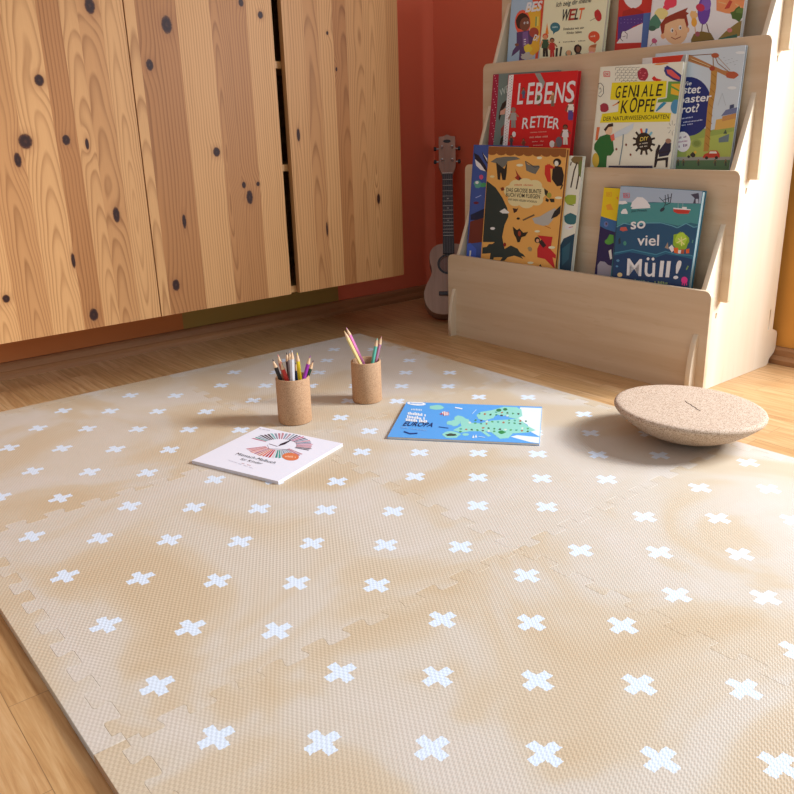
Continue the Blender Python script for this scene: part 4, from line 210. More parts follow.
{'name': 'picture_book','o': [-0.4962,0.8449,0.1772],'theta': 4.5,'delta': 1,'W': 0.215,'H': 0.2769,'T': 0.0165,'cols': [[50,111,131],[75,144,161],[190,214,214]],'art': [[172,191,210,8,2753,157,2761,2142,2761,2142,2500,1745,2478,939,2451,307,2373,8,2319],[75,152,154,8,2046,8,2326,258,2406,652,2389,1266,2473,1748,2465,2142,2497,2142,2055,1967,2077,1667,1982,1214,2020,724,1917,371,1941,19,1836],[38,89,125,8,1495,8,1825,219,1920,553,1902,843,1981,1214,2020,1506,1985,1673,1948,1852,2061,2057,2000,2142,2021,2142,1359,2001,1388,1767,1361,1436,1395,1202,1296,814,1325,550,1332,29,1199],[40,105,137,29,1199,550,1332,817,1307,1203,1289,1437,1388,1769,1344,2082,1369,2142,1357,2142,1278,1934,1310,1447,1324,1213,1225,825,1253,474,1249,30,1123],[27,68,111,30,1123,473,1257,826,1245,1214,1218,1447,1324,1934,1310,2142,1287,2142,611,81,517],[98,168,185,8,1802,18,1789,228,1900,213,1919,8,1810],[98,168,185,220,1898,554,1880,555,1902,221,1920],[98,168,185,559,1881,849,1960,840,1981,550,1901],[98,168,185,846,1960,1218,1996,1215,2017,843,1981],[98,168,185,1215,1996,1507,1958,1510,1978,1218,2016],[98,168,185,1506,1958,1652,1922,1658,1942,1512,1978],[98,168,185,1662,1924,1861,2039,1848,2056,1648,1941],[98,168,185,1851,2038,2056,1973,2063,1992,1858,2057],[98,168,185,2063,1973,2142,1993,2142,2015,2056,1993],[75,149,176,44,1172,555,1316,548,1334,37,1190],[75,149,176,550,1316,816,1294,818,1312,553,1334],[75,149,176,816,1294,1204,1273,1205,1291,818,1312],[75,149,176,1209,1274,1442,1376,1433,1392,1200,1290],[75,149,176,1437,1375,1768,1338,1770,1356,1439,1393],[75,149,176,1770,1338,2083,1361,2081,1378,1768,1356],[75,149,176,2080,1361,2142,1346,2142,1364,2085,1378],[29,64,75,8,1815,63,574,82,575,8,2219],[239,239,239,353,2303,380,2414,501,2537,651,2539,767,2475,886,2359,665,2308],[239,239,239,397,2299,870,2355,893,2314,378,2254],[239,239,239,8,2351,8,2408,188,2430,263,2377,112,2341],[239,239,239,99,2157,150,2234,228,2251,281,2189,298,2136,122,2122],[45,60,75,1083,2561,1267,2434,1277,2444,1093,2572],[45,60,75,1264,2441,1190,2261,1205,2256,1280,2436],[45,60,75,1224,2627,1262,2438,1282,2440,1244,2629],[45,60,75,1387,2673,1379,2465,1400,2463,1407,2671],[45,60,75,1384,2472,1272,2412,1283,2397,1395,2457],[45,60,75,1184,2496,1394,2579,1387,2592,1176,2509],[45,60,75,1261,2346,1268,2335,1269,2320,1262,2302,1250,2285,1233,2270,1213,2258,1193,2252,1175,2251,1162,2257,1154,2268,1154,2284,1160,2301,1173,2318,1190,2334,1210,2345,1230,2351,1248,2352],[45,60,75,1288,2647,1335,2477,1359,2480,1311,2651],[204,63,53,1479,2356,1923,2347,1879,2259,1625,2242,1508,2275],[239,239,239,1486,2364,1920,2361,1924,2341,1490,2336],[239,239,239,1699,2399,1817,2401,1824,2354,1707,2352],[168,188,195,1612,2366,1585,2529,1574,2528,1600,2365],[168,188,195,1727,2384,1705,2520,1694,2519,1715,2384],[72,72,92,1869,2676,2053,2721,2084,2629,2091,2495,1957,2492,1977,2605],[188,197,212,2006,2590,2067,2594,2082,2501,2021,2497],[149,188,53,2000,1660,1967,1589,1956,1515,1897,1459,1810,1463,1727,1441,1668,1501,1606,1547,1596,1618,1592,1686,1585,1776,1676,1802,1747,1858,1833,1819,1913,1793,1984,1741],[188,224,72,1948,1713,1919,1654,1906,1592,1850,1555,1783,1567,1727,1590,1654,1612,1642,1682,1661,1742,1683,1800,1741,1823,1804,1854,1867,1819,1901,1764],[239,239,156,1696,1589,1914,1716,1899,1737,1680,1609],[239,239,156,1703,1697,1882,1576,1898,1595,1720,1716],[239,239,156,1772,1748,1814,1542,1837,1545,1796,1751],[239,239,239,1506,1474,1575,1552,1671,1456,1602,1378],[233,111,53,1626,1487,1744,1500,1785,1370,1663,1377],[185,92,60,1809,1472,1906,1482,1914,1385,1824,1375],[239,239,239,1753,1448,1831,1456,1828,1375,1764,1375],[239,104,53,1945,1487,2028,1510,2036,1413,1960,1397],[168,149,130,1405,1463,1466,1594,1511,1439],[204,99,89,132,1742,149,1811,299,1831,355,1756,226,1721],[40,59,72,121,1510,165,1582,204,1436,145,1408],[72,149,130,364,1453,364,1435,358,1419,348,1406,335,1399,319,1397,304,1402,291,1412,281,1426,275,1444,275,1462,281,1478,291,1491,304,1498,320,1500,335,1495,348,1485,358,1470],[239,63,149,2094,815,2093,788,2084,763,2066,743,2042,730,2015,726,1988,732,1964,746,1947,767,1938,793,1939,820,1948,845,1967,865,1991,877,2018,881,2044,875,2068,861,2085,840],[239,63,149,1965,748,1968,684,1991,685,1989,749],[239,63,149,2014,746,2025,676,2048,680,2037,750],[239,63,149,2059,759,2077,697,2100,703,2082,764],[239,214,156,357,701,356,683,346,665,328,651,306,642,281,638,257,641,236,650,221,664,214,682,216,700,226,718,243,732,266,741,291,745,315,741,336,732,350,718],[130,168,92,2041,1035,2077,1127,2047,1137,2011,1044],[92,149,188,228,1025,227,1015,220,1005,209,997,195,992,180,990,164,992,151,997,142,1005,138,1015,139,1025,146,1035,157,1043,171,1048,187,1050,202,1049,215,1043,224,1035],[92,149,188,212,887,211,879,205,872,196,865,185,861,173,860,160,861,150,865,143,871,140,878,141,886,146,893,155,900,166,904,179,905,191,904,201,900,208,894],[92,168,149,2087,1639,2095,1709,2075,1711,2067,1641],[130,168,149,721,600,757,601,749,651,713,651],[130,168,149,781,602,817,603,812,636,776,635],[130,168,149,841,603,877,604,871,644,835,643],[130,168,149,901,605,937,606,930,654,894,653],[130,168,149,961,606,996,607,989,657,953,656],[130,168,149,1079,609,1115,610,1109,647,1074,646],[168,195,130,1266,626,1293,628,1286,676,1259,674],[168,195,130,1356,633,1382,635,1374,688,1347,686],[168,195,130,1400,637,1426,639,1419,685,1393,683],[168,195,130,1444,640,1470,642,1461,699,1435,697],[168,195,130,1488,643,1514,646,1506,695,1480,693],[168,195,130,1532,647,1558,649,1553,683,1526,681],[168,195,130,1575,650,1602,652,1595,692,1569,690],[224,80,92,115,2593,273,2603,271,2615,113,2606],[224,80,92,264,2608,280,2506,295,2506,280,2609],[224,80,92,287,2512,129,2503,131,2490,288,2500],[224,80,92,138,2497,122,2600,106,2599,122,2496]],'txt': [['Jess French',45,82,92,38.8,218.3,42.8,5.8,6.3,0.01,0],['so',239,239,239,43.8,179.3,40.4,19.0,9.3,0.03,0],['viel',239,239,239,66.6,144.1,58.3,25.5,5.4,0.02,0],['M',239,239,239,48.2,71.0,40.4,41.8,4.8,0.012,0],['ü',239,239,239,97.0,75.4,28.0,37.4,4.8,0.012,0],['l',239,239,239,135.6,79.2,9.9,39.0,4.8,0.012,3],['l',239,239,239,152.8,80.8,9.8,38.7,4.8,0.012,3],['!',239,239,239,172.7,79.9,12.8,43.4,4.8,0.012,11],['DK',224,80,92,14.8,252.0,11.4,5.9,3.6,0.03,0]],"label":'sea-blue hardback with white lettering, red boat and a floating rubbish island'},
{'name': 'colouring_booklet','c': [-0.569,-0.0895],'ang': 20,'W': 0.2065,'H': 0.2,'T': 0.006,'cols': [[233,231,238],[201,198,196],[220,217,220]],'art': [[176,80,106,651,1374,274,1385,308,1427,650,1396],[47,138,120,651,1410,309,1453,313,1496,653,1432],[138,152,168,656,1445,317,1522,328,1563,662,1466],[38,32,42,666,1479,302,1600,354,1628,675,1499],[58,32,56,682,1511,366,1652,389,1689,694,1530],[38,32,42,702,1542,405,1711,434,1746,717,1559],[122,176,176,727,1569,424,1787,487,1797,744,1585],[138,138,152,755,1594,509,1815,548,1842,775,1608],[184,122,136,788,1616,573,1857,616,1879,810,1627],[192,138,144,824,1634,625,1919,690,1910,848,1643],[138,154,168,863,1648,720,1919,769,1931,888,1654],[176,144,152,903,1657,799,1938,851,1945,929,1661],[154,168,176,946,1663,876,1978,934,1950,972,1664],[74,74,90,989,1664,967,1949,1019,1946,1016,1663],[138,90,120,1032,1661,1051,1942,1103,1934,1059,1657],[192,90,120,1075,1653,1141,1956,1185,1913,1101,1647],[90,58,88,1117,1642,1216,1904,1264,1885,1142,1633],[106,122,144,1157,1626,1293,1872,1339,1850,1181,1615],[200,122,138,1195,1607,1384,1858,1408,1807,1217,1593],[58,106,128,1230,1584,1433,1790,1471,1759,1250,1569],[154,106,136,1262,1559,1493,1739,1527,1705,1280,1542],[208,138,152,1290,1530,1573,1700,1575,1648,1305,1512],[176,90,112,1314,1500,1592,1625,1615,1586,1327,1480],[200,122,128,1334,1468,1628,1562,1646,1522,1344,1447],[64,32,56,1349,1434,1687,1504,1668,1457,1356,1413],[48,26,48,1359,1399,1674,1431,1680,1390,1363,1378],[192,112,122,797,1195,531,913,591,904,815,1183],[216,138,128,825,1177,614,891,660,868,844,1167],[200,106,96,854,1162,683,856,730,837,874,1153],[224,154,136,884,1149,746,806,803,812,904,1142],[176,90,112,915,1139,829,805,878,793,936,1134],[200,122,96,947,1132,903,788,953,780,968,1128],[208,128,90,979,1127,978,754,1027,774,1000,1125],[216,96,58,1011,1124,1052,773,1101,774,1032,1125],[176,58,72,1042,1125,1126,776,1173,780,1063,1127],[200,58,58,1073,1128,1206,761,1243,793,1093,1132],[208,200,200,1103,1134,1266,798,1310,811,1122,1140],[47,138,128,1131,1143,1332,819,1374,836,1149,1150],[74,160,144,1158,1154,1411,824,1434,865,1175,1163],[154,168,168,1183,1168,1453,877,1489,901,1198,1178],[138,154,168,1206,1184,1506,914,1538,941,1220,1195],[176,184,192,1226,1202,1576,939,1582,985,1239,1215],[152,168,176,1244,1222,1596,1002,1621,1034,1255,1236],[168,160,168,1260,1243,1632,1052,1652,1087,1268,1259],[184,122,144,1272,1267,1688,1095,1677,1143,1278,1283],[200,154,160,1281,1291,1684,1163,1695,1202,1286,1308],[42,26,46,1019,1302,981,1421,1030,1682,1059,1663,1080,1438],[90,74,88,785,1311,1023,1278,1011,1297,773,1330],[138,122,136,1057,1645,1211,1628,1202,1643,1048,1660],[138,122,136,1205,1632,1331,1496,1334,1502,1208,1639],[138,122,136,787,1254,942,1116,943,1124,788,1262],[138,122,136,948,1113,1310,1250,1299,1264,937,1127],[217,118,74,1724,1041,1747,1000,1758,959,1755,920,1740,886,1712,860,1675,842,1631,834,1582,837,1531,851,1483,874,1439,906,1405,943,1380,984,1369,1026,1371,1066,1386,1101,1414,1128,1452,1147,1498,1154,1548,1150,1599,1136,1648,1112,1690,1079],[239,192,160,1482,926,1499,931,1464,975,1447,971],[239,192,160,1510,934,1526,939,1485,991,1469,986],[239,192,160,1537,942,1554,946,1500,1015,1484,1010],[239,192,160,1565,949,1581,954,1539,1008,1523,1003],[239,192,160,1592,957,1609,962,1554,1032,1537,1028],[239,192,160,1620,965,1636,970,1583,1039,1566,1034],[239,192,160,1674,980,1691,985,1654,1032,1638,1028],[200,154,152,960,311,973,310,948,339,935,340],[200,154,152,982,310,996,310,975,333,962,334],[200,154,152,1005,310,1018,309,991,341,977,341],[200,154,152,1093,308,1107,307,1080,338,1067,338],[200,154,152,1116,307,1129,307,1107,332,1094,332],[200,154,152,1138,307,1151,306,1132,328,1119,329],[200,154,152,1160,306,1173,306,1152,330,1139,330],[168,164,176,621,318,638,316,625,331,607,333],[168,164,176,650,314,667,312,654,327,636,330],[168,164,176,679,311,696,308,683,323,665,326],[168,164,176,708,307,725,304,714,317,696,320],[168,164,176,737,303,754,301,737,320,720,322],[168,164,176,766,299,783,297,771,310,754,312],[168,164,176,795,295,812,293,798,308,781,311],[168,164,176,823,291,840,289,823,309,806,311],[168,164,176,852,287,869,285,856,300,839,302],[168,164,176,909,280,926,278,909,298,891,300],[168,164,176,938,276,955,274,940,290,923,292],[168,164,176,966,272,983,270,965,290,948,293],[168,164,176,1051,261,1068,259,1053,276,1036,278],[168,164,176,1079,257,1096,255,1080,274,1063,276],[168,164,176,1107,253,1124,251,1108,269,1092,271],[168,164,176,1135,250,1152,248,1141,260,1124,263],[168,164,176,1191,242,1208,240,1193,257,1176,260],[168,164,176,1219,239,1235,236,1223,251,1206,254],[168,164,176,1246,235,1263,233,1248,250,1231,253],[168,164,176,1274,231,1291,229,1278,244,1262,246],[160,160,172,72,1875,88,1876,64,1905,48,1904],[160,160,172,99,1877,116,1877,91,1907,75,1906],[160,160,172,154,1879,171,1880,152,1903,135,1902],[160,160,172,182,1880,198,1881,177,1906,161,1906],[160,160,172,209,1882,225,1882,208,1904,191,1903],[160,160,172,236,1883,253,1884,234,1906,218,1906],[160,160,172,264,1884,280,1885,258,1912,241,1911],[160,160,172,291,1885,307,1886,289,1909,272,1908],[160,160,172,318,1887,334,1887,312,1915,296,1914]],'txt': [['Mitmach-Malbuch',38,34,42,55.2,59.2,95.4,9.9,-0.9,0.0,0],['für Kinder',38,34,42,79.9,43.9,51.5,8.4,0.5,0.0,0]],"label":'white booklet with a fan of coloured pencils printed on its cover'},
{'name': 'map_booklet','c': [-0.43,0.305],'ang': 39.7,'W': 0.298,'H': 0.215,'T': 0.005,'cols': [[90,162,226],[74,140,204],[213,208,200]],'art': [[227,236,239,2515,2058,2972,2056,2972,422,2971,359,2775,630,2718,991,2483,1348],[227,236,239,2413,291,2533,388,2972,324,2972,323,2968,8,2963,8,2796,52],[146,210,192,877,1875,874,1790,820,1726,743,1694,660,1709,579,1751,568,1840,553,1929,634,1967,696,2013,778,2003,833,1943],[146,210,192,1358,958,1323,874,1307,777,1237,727,1170,801,1088,820,1059,923,1074,1023,1145,1053,1189,1116,1260,1113,1303,1033],[146,210,192,1430,1200,1423,1102,1368,1040,1291,986,1227,1077,1187,1172,1185,1288,1239,1394,1334,1347,1389,1279],[146,210,192,1544,980,1539,778,1498,655,1432,677,1378,801,1347,957,1338,1124,1367,1251,1427,1211,1493,1171],[146,210,192,1625,1448,1696,1660,1913,1795,2170,2062,2447,2051,2522,1919,2379,1628,2166,1443,2045,1563,1997,1318,1833,1142,1692,1230],[146,210,192,2287,1659,2543,1963,2586,1518,2485,1322,2303,1393],[146,210,192,1243,508,1386,772,1539,979,1760,980,1965,1158,2311,1263,2527,1353,2720,929,2890,704,2735,554,2445,471,2377,206,2214,152,2020,480,1888,524,2037,281,1977,239,1804,514,1591,489,1430,397],[146,210,192,1441,292,1393,205,1371,104,1276,85,1176,77,1112,159,1059,246,1088,343,1138,427,1228,458,1311,418,1379,369],[146,210,192,1593,310,1592,286,1583,263,1566,245,1545,235,1522,232,1499,237,1480,251,1466,270,1459,294,1460,318,1469,341,1485,359,1507,370,1530,372,1553,367,1573,353,1587,333],[176,106,74,1869,717,1852,686,1835,660,1810,683,1808,735,1829,751,1851,757],[74,154,136,2050,1686,2043,1651,2025,1646,2004,1657,1994,1710,2019,1723,2038,1718],[90,160,96,2356,1229,2345,1198,2329,1176,2306,1198,2307,1245,2325,1262,2341,1256],[216,224,208,2640,796,2638,754,2615,733,2597,770,2601,808,2613,833,2633,832],[63,138,80,1663,1136,1659,1104,1642,1085,1617,1103,1621,1150,1630,1194,1658,1185],[63,106,72,1975,705,1966,672,1949,663,1927,676,1921,724,1939,759,1961,735],[176,106,74,2172,1673,2160,1641,2144,1623,2126,1647,2126,1686,2139,1709,2164,1727],[74,154,136,2470,1216,2465,1176,2443,1162,2424,1189,2420,1234,2438,1263,2461,1255],[90,160,96,2750,785,2749,743,2726,729,2706,755,2709,799,2723,828,2748,830],[74,74,72,1790,1124,1775,1093,1759,1075,1742,1101,1731,1143,1750,1167,1772,1160],[63,138,80,2085,694,2082,656,2061,637,2040,665,2043,706,2055,735,2077,734],[63,106,72,2284,1658,2289,1606,2263,1618,2240,1628,2244,1672,2253,1722,2280,1705],[176,106,74,2583,1204,2579,1163,2557,1140,2534,1171,2534,1223,2552,1255,2578,1249],[74,154,136,1425,603,1414,563,1393,548,1368,571,1367,618,1383,638,1405,641],[216,224,208,1900,1111,1899,1066,1874,1051,1849,1078,1857,1123,1869,1144,1893,1161],[74,74,72,2205,683,2200,633,2173,623,2149,650,2157,694,2169,718,2190,722],[63,138,80,2414,1646,2397,1611,2379,1575,2363,1621,2362,1659,2374,1692,2394,1678],[63,106,72,2695,1191,2689,1160,2673,1153,2657,1169,2648,1210,2666,1246,2692,1238],[176,106,74,1531,591,1530,547,1507,552,1482,559,1483,605,1499,624,1518,625],[74,154,136,1701,1551,1703,1503,1678,1500,1663,1530,1657,1565,1671,1587,1695,1604],[90,160,96,2017,1099,2015,1052,1990,1043,1971,1073,1963,1118,1982,1147,2002,1127],[216,224,208,2321,673,2305,636,2285,617,2268,646,2257,692,2281,706,2298,698],[74,74,72,2520,1631,2518,1591,2496,1565,2478,1604,2468,1655,2493,1669,2519,1685],[63,106,72,1641,580,1645,533,1620,539,1599,553,1594,597,1607,637,1632,615],[176,106,74,1831,1539,1813,1506,1797,1470,1776,1509,1771,1556,1785,1601,1810,1574],[74,154,136,2135,1087,2128,1045,2106,1040,2090,1065,2083,1103,2099,1127,2122,1129],[90,160,96,2424,661,2413,631,2397,605,2373,628,2374,677,2392,699,2412,693],[63,138,80,1767,570,1753,532,1733,513,1719,549,1704,588,1721,624,1745,600],[63,106,72,1941,1524,1939,1478,1915,1455,1891,1491,1899,1536,1909,1561,1934,1576],[176,106,74,2247,1075,2246,1024,2220,1024,2196,1042,2202,1088,2211,1135,2236,1113],[74,154,136,2529,649,2526,618,2509,611,2491,624,2481,670,2501,706,2529,697],[216,224,208,1564,982,1563,936,1538,923,1513,950,1506,1004,1526,1038,1553,1028],[74,74,72,1870,558,1862,527,1846,511,1829,535,1818,576,1839,592,1857,588],[63,138,80,2066,1512,2050,1480,2034,1469,2020,1490,2017,1523,2028,1547,2051,1558],[63,106,72,2359,1063,2351,1031,2334,1010,2317,1038,2320,1073,2330,1096,2349,1095],[176,106,74,2646,639,2636,609,2619,591,2600,613,2592,659,2614,685,2634,671],[90,160,96,1677,970,1672,937,1654,921,1628,936,1622,992,1647,1006,1669,1013],[216,224,208,1989,548,1983,500,1957,490,1937,520,1941,558,1951,584,1975,595],[74,74,72,2187,1499,2178,1446,2151,1448,2127,1465,2123,1519,2145,1543,2166,1534],[63,138,80,2476,1051,2470,1010,2449,1013,2435,1030,2419,1073,2443,1094,2464,1087],[63,106,72,2759,628,2750,589,2728,572,2710,601,2716,638,2727,658,2745,659],[74,154,136,1795,958,1797,908,1770,906,1754,937,1740,979,1762,999,1783,995],[90,160,96,2099,537,2093,494,2070,494,2051,512,2054,547,2060,592,2087,582],[216,224,208,2303,1485,2287,1449,2268,1426,2249,1457,2251,1498,2263,1524,2288,1535],[74,74,72,2592,1039,2584,997,2562,997,2541,1010,2534,1060,2558,1076,2577,1071],[63,138,80,1439,447,1424,412,1407,397,1381,414,1378,463,1397,483,1417,478],[176,106,74,1908,946,1900,917,1885,894,1869,925,1864,960,1874,1002,1896,976],[74,154,136,2202,526,2196,498,2181,473,2165,504,2162,539,2174,570,2198,568],[47,138,74,2311,515,2285,485,2283,454,2263,443,2248,419,2225,405,2205,425,2185,440,2175,468,2151,496,2157,533,2166,569,2190,587,2210,612,2237,606,2255,578,2272,563,2303,553],[47,122,74,2126,1819,2125,1785,2118,1756,2105,1733,2088,1719,2069,1717,2051,1726,2035,1746,2023,1774,2018,1806,2018,1840,2026,1870,2039,1893,2056,1907,2075,1909,2093,1899,2109,1879,2121,1851],[47,122,74,2250,1888,2249,1860,2243,1834,2232,1814,2218,1803,2202,1801,2186,1809,2173,1826,2164,1850,2159,1878,2160,1907,2166,1933,2177,1953,2191,1964,2207,1966,2223,1958,2236,1941,2245,1916],[63,74,64,1338,256,1364,229,1328,207,1298,188,1258,186,1225,179,1182,169,1162,192,1154,214,1129,230,1128,255,1160,272,1179,290,1200,324,1246,326,1280,308,1322,305,1341,282],[238,239,239,450,2028,443,1985,412,1950,359,1927,291,1918,217,1926,145,1947,84,1982,40,2024,20,2070,26,2113,52,2142,342,2142,389,2116,431,2073],[76,147,214,96,2018,114,2018,97,2112,80,2113],[76,147,214,126,2017,143,2017,128,2101,111,2102],[76,147,214,155,2016,172,2015,159,2093,141,2094],[76,147,214,184,2015,201,2014,188,2092,170,2093],[76,147,214,213,2014,230,2013,218,2087,200,2087],[76,147,214,242,2013,259,2012,246,2091,228,2091],[76,147,214,271,2012,288,2011,275,2092,257,2092],[76,147,214,300,2010,317,2010,305,2085,287,2085],[76,147,214,329,2009,346,2009,333,2089,316,2090],[76,147,214,358,2008,375,2007,360,2100,343,2100],[216,230,239,195,1600,216,1598,201,1685,179,1687],[216,230,239,230,1597,252,1595,233,1703,212,1705],[216,230,239,266,1594,288,1593,270,1693,249,1695],[216,230,239,302,1591,323,1590,303,1709,281,1711],[216,230,239,338,1588,359,1587,341,1693,320,1695],[216,230,239,373,1586,395,1584,376,1696,355,1698],[216,230,239,409,1583,430,1581,413,1685,392,1687],[238,239,239,174,1322,202,1316,177,1457,149,1463],[238,239,239,211,1314,239,1308,208,1483,180,1489],[238,239,239,249,1306,277,1300,254,1426,226,1432],[238,239,239,286,1298,314,1292,291,1426,262,1432],[238,239,239,323,1290,351,1284,320,1466,292,1472],[238,239,239,360,1282,388,1276,362,1430,334,1436],[238,239,239,397,1274,425,1268,398,1428,370,1434],[238,239,239,434,1266,462,1260,442,1382,414,1388],[238,239,239,471,1258,499,1252,471,1424,443,1430],[238,239,239,545,1242,572,1236,551,1370,523,1376],[238,239,239,194,1110,221,1104,191,1275,163,1281],[238,239,239,231,1102,258,1096,232,1242,204,1248],[238,239,239,267,1094,294,1088,271,1220,244,1226],[238,239,239,303,1086,331,1080,307,1213,280,1219],[238,239,239,340,1078,367,1073,347,1186,320,1192],[238,239,239,376,1071,403,1065,379,1208,351,1214],[238,239,239,412,1063,439,1057,409,1236,382,1242],[238,239,239,448,1055,475,1049,457,1160,430,1166],[238,239,239,484,1047,511,1042,493,1152,466,1158],[238,239,239,556,1032,583,1026,557,1192,529,1198],[238,239,239,200,926,228,922,200,1076,172,1080],[238,239,239,237,921,264,916,238,1065,210,1069],[238,239,239,273,915,301,911,274,1063,246,1068],[238,239,239,310,909,338,905,314,1040,286,1044],[238,239,239,347,904,374,899,351,1030,324,1035],[238,239,239,383,898,411,894,381,1067,353,1071],[238,239,239,420,892,447,888,425,1017,398,1021],[238,239,239,492,881,520,877,493,1038,466,1042],[238,239,239,529,875,556,871,530,1032,502,1036],[238,239,239,565,870,592,865,573,986,545,990],[238,239,239,601,864,628,860,603,1017,576,1022],[238,239,239,637,858,664,854,640,1011,612,1015],[138,180,224,188,506,207,502,194,568,176,572],[138,180,224,219,499,238,495,227,555,208,559],[138,180,224,250,493,269,489,257,551,239,555],[138,180,224,281,486,299,482,286,554,268,558],[138,180,224,312,479,330,475,318,541,300,545],[138,180,224,404,459,422,455,413,504,395,508],[138,180,224,434,453,453,449,442,510,424,514],[138,180,224,465,446,483,442,475,489,457,493],[138,180,224,495,440,514,436,506,482,487,486],[138,180,224,526,433,544,429,533,497,514,501],[138,180,224,556,426,574,422,566,476,547,480],[138,180,224,587,420,605,416,594,480,576,484],[138,180,224,617,413,635,409,628,456,609,460],[138,180,224,647,407,665,403,654,471,636,475],[138,180,224,677,400,696,396,688,446,670,449],[138,180,224,708,394,726,390,719,434,701,438],[26,58,120,280,274,421,171,418,238,276,342],[26,58,120,427,170,571,211,558,281,413,240],[232,232,228,872,1538,920,1599,1031,1529,1052,1369,956,1331],[200,58,58,842,1426,889,1486,904,1379],[200,58,58,905,1570,936,1342,954,1344,923,1572],[200,58,58,951,1575,982,1347,1000,1349,969,1577],[200,58,58,996,1580,1027,1352,1045,1354,1014,1582],[238,239,239,1119,1838,1290,1773,1286,1842,1115,1908],[42,90,154,941,632,1145,582,1141,631,936,681],[232,238,239,1673,121,1681,285,1718,126],[232,238,239,1724,150,1729,314,1770,156],[188,216,238,1535,1491,1598,1772,1585,1800,1522,1518],[188,216,238,1790,199,1920,157,1919,191,1789,233]],'txt': [['EUROPA',20,42,96,18.9,64.4,61.7,25.5,-1.4,0.02,4]],"label":'blue landscape booklet with a green map of Europe on its cover'},
]
# ---------------------------------------------------------------- materials
def mat_floor():
    t = NT('oak_parquet'); v = t.coord()
    br = t.n('TexBrick', {'offset': .37, 'offset_frequency': 2}, Vector=v, Scale=1.0)
    br.inputs['Color1'].default_value = (0, 0, 0, 1); br.inputs['Color2'].default_value = (1, 1, 1, 1); br.inputs['Mortar'].default_value = (.5, .5, .5, 1)
    br.inputs['Mortar Size'].default_value = .0004; br.inputs['Brick Width'].default_value = .42; br.inputs['Row Height'].default_value = .048; br.inputs['Bias'].default_value = 0
    tone = br.outputs[0]
    vs = t.mapping(v, (2.2, 38, 1)); off = t.n('VectorMath', {'operation': 'ADD'}); t.set(off, 'i0', vs); t.set(off, 'i1', tone)
    g = t.noise(off.outputs[0], 3.2, 6, .6, .6)
    c = t.ramp(g, [(.25, 'a6784c'), (.5, 'c69b69'), (.75, 'dab88c')])
    c = t.mix(t.math('MULTIPLY', tone, .55), c, t.ramp(g, [(.3, '9c7142'), (.7, 'c69c64')]))
    c = t.mix(t.math('MULTIPLY', br.outputs[1], .6), c, lin('3a2412'))
    t.bump(t.math('MULTIPLY_ADD', br.outputs[1], -1.0, t.math('MULTIPLY', g, .15)), .25, .0008)
    return t.base(c, .38)

def mat_paint(name, hexc, rough=.75):
    t = NT(name); v = t.coord()
    n = t.noise(v, 3, 4); c = t.mix(t.math('MULTIPLY', n, .25), lin(hexc), tuple(x * .82 for x in lin(hexc)[:3]) + (1,))
    t.bump(t.noise(v, 320, 3), .12, .0008)
    return t.base(c, rough)

def mat_wood(name, light, dark, axis=0, scale=1.0, rough=.5, contrast=.5):
    """plain veneer / solid wood, grain along the local axis"""
    t = NT(name); v = t.coord(); sc = [26 * scale] * 3; sc[axis] = 1.6 * scale
    g = t.noise(t.mapping(v, tuple(sc)), 1.6, 5, .55, .35)
    c = t.ramp(g, [(.5 - contrast / 2, dark), (.5 + contrast / 2, light)])
    sp = [70 * scale] * 3; sp[axis] = 9 * scale
    f = t.noise(t.mapping(v, tuple(sp)), 2, 2)
    c = t.mix(t.math('MULTIPLY', t.math('GREATER_THAN', f, .66), .30), c, lin(dark))
    return t.base(c, rough)

def mat_plywood_edge():
    t = NT('plywood_edge'); v = t.coord()
    return t.base(t.ramp(t.noise(v, 90, 2), [(.3, 'a27a50'), (.7, 'c49c6c')]), .6)

def mat_pine():
    t = NT('knotty_pine'); v = t.coord()
    ring = t.n('Attribute', {'attribute_name': 'ring'}).outputs['Fac']
    tone = t.n('Attribute', {'attribute_name': 'tone'}).outputs['Fac']
    knot = t.n('Attribute', {'attribute_name': 'knot'}).outputs['Fac']
    fr = t.math('FRACT', ring)
    amp = t.noise(t.mapping(v, (1, 16, 1.2)), 3, 2)
    line = t.ramp(fr, [(0, (0, 0, 0, 1)), (.45, (.12, .12, .12, 1)), (.82, (1, 1, 1, 1)), (.97, (0.05, .05, .05, 1))])
    fine = t.noise(t.mapping(v, (1, 420, 5)), 1, 3)
    light = t.mix(tone, lin('d6a26a'), lin('b37b49'))
    dark = t.mix(tone, lin('966336'), lin('784a27'))
    f = t.math('MULTIPLY', line, t.math('MULTIPLY_ADD', amp, .95, .08), clamp=True)
    c = t.mix(f, light, dark)
    c = t.mix(t.math('MULTIPLY', fine, .22), c, lin('8a552a'))
    kc = t.ramp(t.math('MULTIPLY', t.math('ADD', knot, t.math('MULTIPLY', t.math('SUBTRACT', t.noise(v, 210, 2), .5), .5)), .5), [(.0, '4a2a1c'), (.22, '2e1812'), (.40, '3a1f16'), (.5, '5e3720'), (.58, '9a6c42')])
    kf = t.math('SUBTRACT', 1.0, t.n('MapRange', None, Value=knot, From_Min=1.0, From_Max=1.3).outputs[0])
    c = t.mix(kf, c, kc)
    halo = t.math('SUBTRACT', 1.0, t.n('MapRange', None, Value=knot, From_Min=1.0, From_Max=2.4).outputs[0])
    c = t.mix(t.math('MULTIPLY', t.math('MULTIPLY', halo, t.math('SUBTRACT', 1.0, kf)), .3), c, lin('8a5430'))
    t.set(t.b, 'Specular IOR Level', .25)
    return t.base(c, .5)

